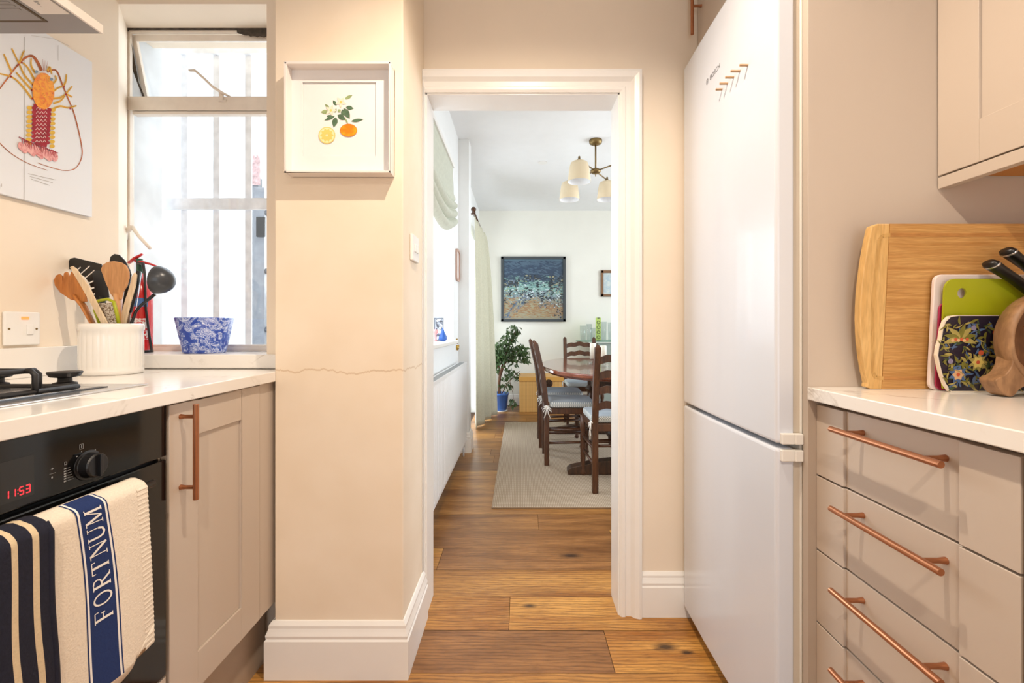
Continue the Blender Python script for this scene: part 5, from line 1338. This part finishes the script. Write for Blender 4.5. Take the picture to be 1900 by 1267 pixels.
dfm = thing('small_dark_frame', (1.27, 6.0, .9003), 'small dark framed photo at the right end in view on the sideboard', 'photo frame')
B(1.215, 1.36, 5.985, 5.997, .9003, 1.12).build('frame', BLACKP, dfm, bevel=.002)
B(1.23, 1.345, 5.983, 5.986, .918, 1.10).build('photograph', PAPER, dfm)

# ---- dining table
dt = thing('dining_table', (.72, 3.95, .01), 'polished mahogany oval dining table on a dark trestle base', 'table')
tc, ta, tb_ = (.725, 3.95), .535, .90
def ov_(s_, n=72):
    P = []
    for k in range(n):
        t = 2*PI*k/n; c_, s2 = math.cos(t), math.sin(t); e = .85
        P.append((tc[0]+ta*s_*abs(c_)**e*(1 if c_ > 0 else -1), tc[1]+tb_*s_*abs(s2)**e*(1 if s2 > 0 else -1)))
    return P
mb = MB().prism(ov_(1), 'z', H-.352, H-.320); mb.build('tabletop', TABLEW, dt, bevel=.008, seg=3)
mb = MB().prism(ov_(.93), 'z', H-.372, H-.352); mb.build('under_moulding', TABLEW, dt, bevel=.004)
for yy in (3.32, 4.58):
    q = B(.68, .78, yy-.03, yy+.03, .09, H-.372)
    q.prism([(.345, .012), (.345, .045), (.37, .065), (.47, .085), (.60, .11), (.73, .12), (.86, .11), (.99, .085), (1.09, .065), (1.115, .045), (1.115, .012)], 'y', yy-.045, yy+.045)
    q.box(.52, .94, yy-.03, yy+.03, H-.43, H-.372)
    q.lathe([(.045, 0), (.085, .06), (.09, .14), (.06, .22), (.05, .26), (.075, .30), (.05, .34)], (.73, yy, .16), 20)
    q.build('trestle', TRESTLE, dt, bevel=.004)
B(.70, .76, 3.30, 4.60, .20, .26).build('stretcher', TRESTLE, dt, bevel=.004)

# ---- candles
def candle(x, y, z_h, lab):
    g_ = thing('pillar_candle', (x, y, H-.3195), lab, 'candle', 'white pillar candles on the table')
    MB().lathe([(.040, 0), (.042, .004), (.015, .010), (.010, .020), (.012, .03), (.028, .040), (.034, .046), (0, .046)], (x, y, H-.3193), 24).build('glass_holder', GLASSC, g_, smooth=True)
    MB().lathe([(.027, 0), (.027, z_h-.004), (.024, z_h), (0, z_h-.003)], (x, y, H-.272), 24).build('wax', CANDLE, g_, smooth=True)
    MB().tube([(x, y, H-.272+z_h-.004), (x, y, H-.272+z_h+.010)], .0012, 5).build('wick', BLACKP, g_)
candle(.645, 4.03, .135, 'white pillar candle on glass holder, left one on the table')
candle(.685, 3.75, .125, 'white pillar candle on glass holder, right one on the table')

# ---- chairs (local frame: sits facing +y, back posts at y = -0.18)
def make_chair(name, label):
    r = thing(name, (0, 0, 0), label, 'chair', 'ladder back chairs round the table')
    wz, sd = .165, .18
    for s_ in (-1, 1):
        pts = [(s_*wz, -sd, 0), (s_*wz, -sd, .25), (s_*wz, -sd, .45), (s_*wz, -sd-.03, .70), (s_*wz, -sd-.085, .935)]
        mb = MB(); h_ = .019
        vs = []
        for p in pts: vs += [(p[0]-h_, p[1]-h_, p[2]), (p[0]+h_, p[1]-h_, p[2]), (p[0]+h_, p[1]+h_, p[2]), (p[0]-h_, p[1]+h_, p[2])]
        p = pts[-1]; vs.append((p[0], p[1]-.005, p[2]+.025))
        fs = [(4*i+k, 4*i+(k+1) % 4, 4*i+4+(k+1) % 4, 4*i+4+k) for i in range(4) for k in range(4)] + [(16+k, 16+(k+1) % 4, 20) for k in range(4)] + [(3, 2, 1, 0)]
        mb.add(vs, fs).build('leg', CHAIRW, r, bevel=.003)
        MB().lathe([(.014, 0), (.022, .012), (.016, .03), (.013, .05), (.019, .12), (.020, .22), (.014, .27), (.022, .285), (.014, .30), (.021, .33), (.021, .43)], (s_*(wz+.015), sd, 0), 14).build('leg', CHAIRW, r, smooth=True)
    # ladder slats
    for i, z in enumerate((.56, .66, .76, .86)):
        yb_ = -sd-.03*(z-.45)/.25 if z < .70 else -sd-.03-.055*(z-.70)/.235
        n = 17; up = []; dn = []
        for k in range(n):
            t = -1+2*k/(n-1); x = t*(wz-.012); bow = -.018*(1-t*t)
            zt_ = z+.030+.010*math.cos(t*PI*1.0)+.006*math.cos(t*PI*3); zb2 = z-.018+.008*math.cos(t*PI)+.005*math.cos(t*3*PI)
            up.append((x, yb_+bow, zt_)); dn.append((x, yb_+bow, zb2))
        mb = MB(); th = .011
        vs = [p for p in up]+[p for p in dn]+[(p[0], p[1]+th, p[2]) for p in up]+[(p[0], p[1]+th, p[2]) for p in dn]
        fs = []
        for k in range(n-1):
            fs += [(k, k+1, n+k+1, n+k), (2*n+k, 3*n+k, 3*n+k+1, 2*n+k+1), (k, 2*n+k, 2*n+k+1, k+1), (n+k, n+k+1, 3*n+k+1, 3*n+k)]
        mb.add(vs, fs).build('back_slat', CHAIRW, r)
    fr_ = B(-wz, wz, -sd-.012, -sd+.012, .395, .44).box(-wz-.02, wz+.02, sd-.012, sd+.012, .395, .44).box(-wz-.016, -wz+.008, -sd, sd, .395, .44).box(wz-.008, wz+.016, -sd, sd, .395, .44).box(-wz, wz, -sd, sd, .43, .442)
    fr_.build('seat', CHAIRW, r, bevel=.003)
    for z in (.17, .27):
        for s_ in (-1, 1): MB().tube([(s_*wz, -sd, z), (s_*(wz+.012), sd, z+.01)], .010, 8).build('stretcher', CHAIRW, r, smooth=True)
    MB().tube([(-wz, sd, .24), (0, sd, .24), (wz, sd, .24)], [.010, .016, .010], 8).build('stretcher', CHAIRW, r, smooth=True)
    MB().tube([(-wz, -sd, .30), (wz, -sd, .30)], .010, 8).build('stretcher', CHAIRW, r, smooth=True)
    # cushion
    P = rrect(-.185, .185, -.165, .195, .04, 5)
    cu = MB().prism([(p[0], p[1]) for p in P], 'z', .443, .487).build('cushion', GING, r, bevel=.014, seg=4)
    mb = MB(); n = len(P); vs = []
    for rr, zz in ((.96, .487), (.75, .496), (.4, .500), (0.02, .501)): vs += [(p[0]*rr, .015+(p[1]-.015)*rr, zz) for p in P]
    mb.add(vs, [(j*n+k, j*n+(k+1) % n, (j+1)*n+(k+1) % n, (j+1)*n+k) for j in range(3) for k in range(n)]); mb.build('cushion_top', plain('pale_grey_cotton_'+name, (176, 186, 194), .9, var=.03), cu, smooth=True)
    for s_ in (-1, 1):
        x = s_*(wz+.022); y = -sd
        mb = MB().tube([(x, y+.02, .455), (x+s_*.004, y-.005, .46), (x, y-.022, .452)], .005, 6)
        mb.tube([(x+s_*.006, y, .455), (x+s_*.012, y+.03, .44), (x+s_*.012, y+.035, .415), (x+s_*.008, y+.005, .445)], .004, 6)
        mb.tube([(x+s_*.006, y, .455), (x+s_*.012, y-.03, .435), (x+s_*.012, y-.03, .41), (x+s_*.008, y-.005, .445)], .004, 6)
        mb.tube([(x+s_*.006, y, .455), (x+s_*.010, y+.012, .40), (x+s_*.010, y+.03, .36)], .0035, 6)
        mb.tube([(x+s_*.006, y, .455), (x+s_*.010, y-.008, .40), (x+s_*.010, y-.02, .37)], .0035, 6)
        mb.build('tie', MATS['white_cotton'], cu, smooth=True)
    return r
c0 = make_chair('dining_chair', 'dark ladder back chair on the left side of table, nearer one')
c0.location = (.385, 3.68, .0105); c0.rotation_euler = (0, 0, -PI/2)
for (x, y, a, lab) in ((.365, 4.195, -PI/2, 'dark ladder back chair on the left side of table, farther one'),
                       (.640, 3.11, math.radians(2), 'dark ladder back chair at the near end of table, closest to doorway'),
                       (.675, 4.925, PI, 'dark ladder back chair at the far end of table before the sideboard')):
    c = copy_tree(c0); c.location = (x, y, .0105); c.rotation_euler = (0, 0, a); c['label'] = lab
bpy.context.view_layer.update()
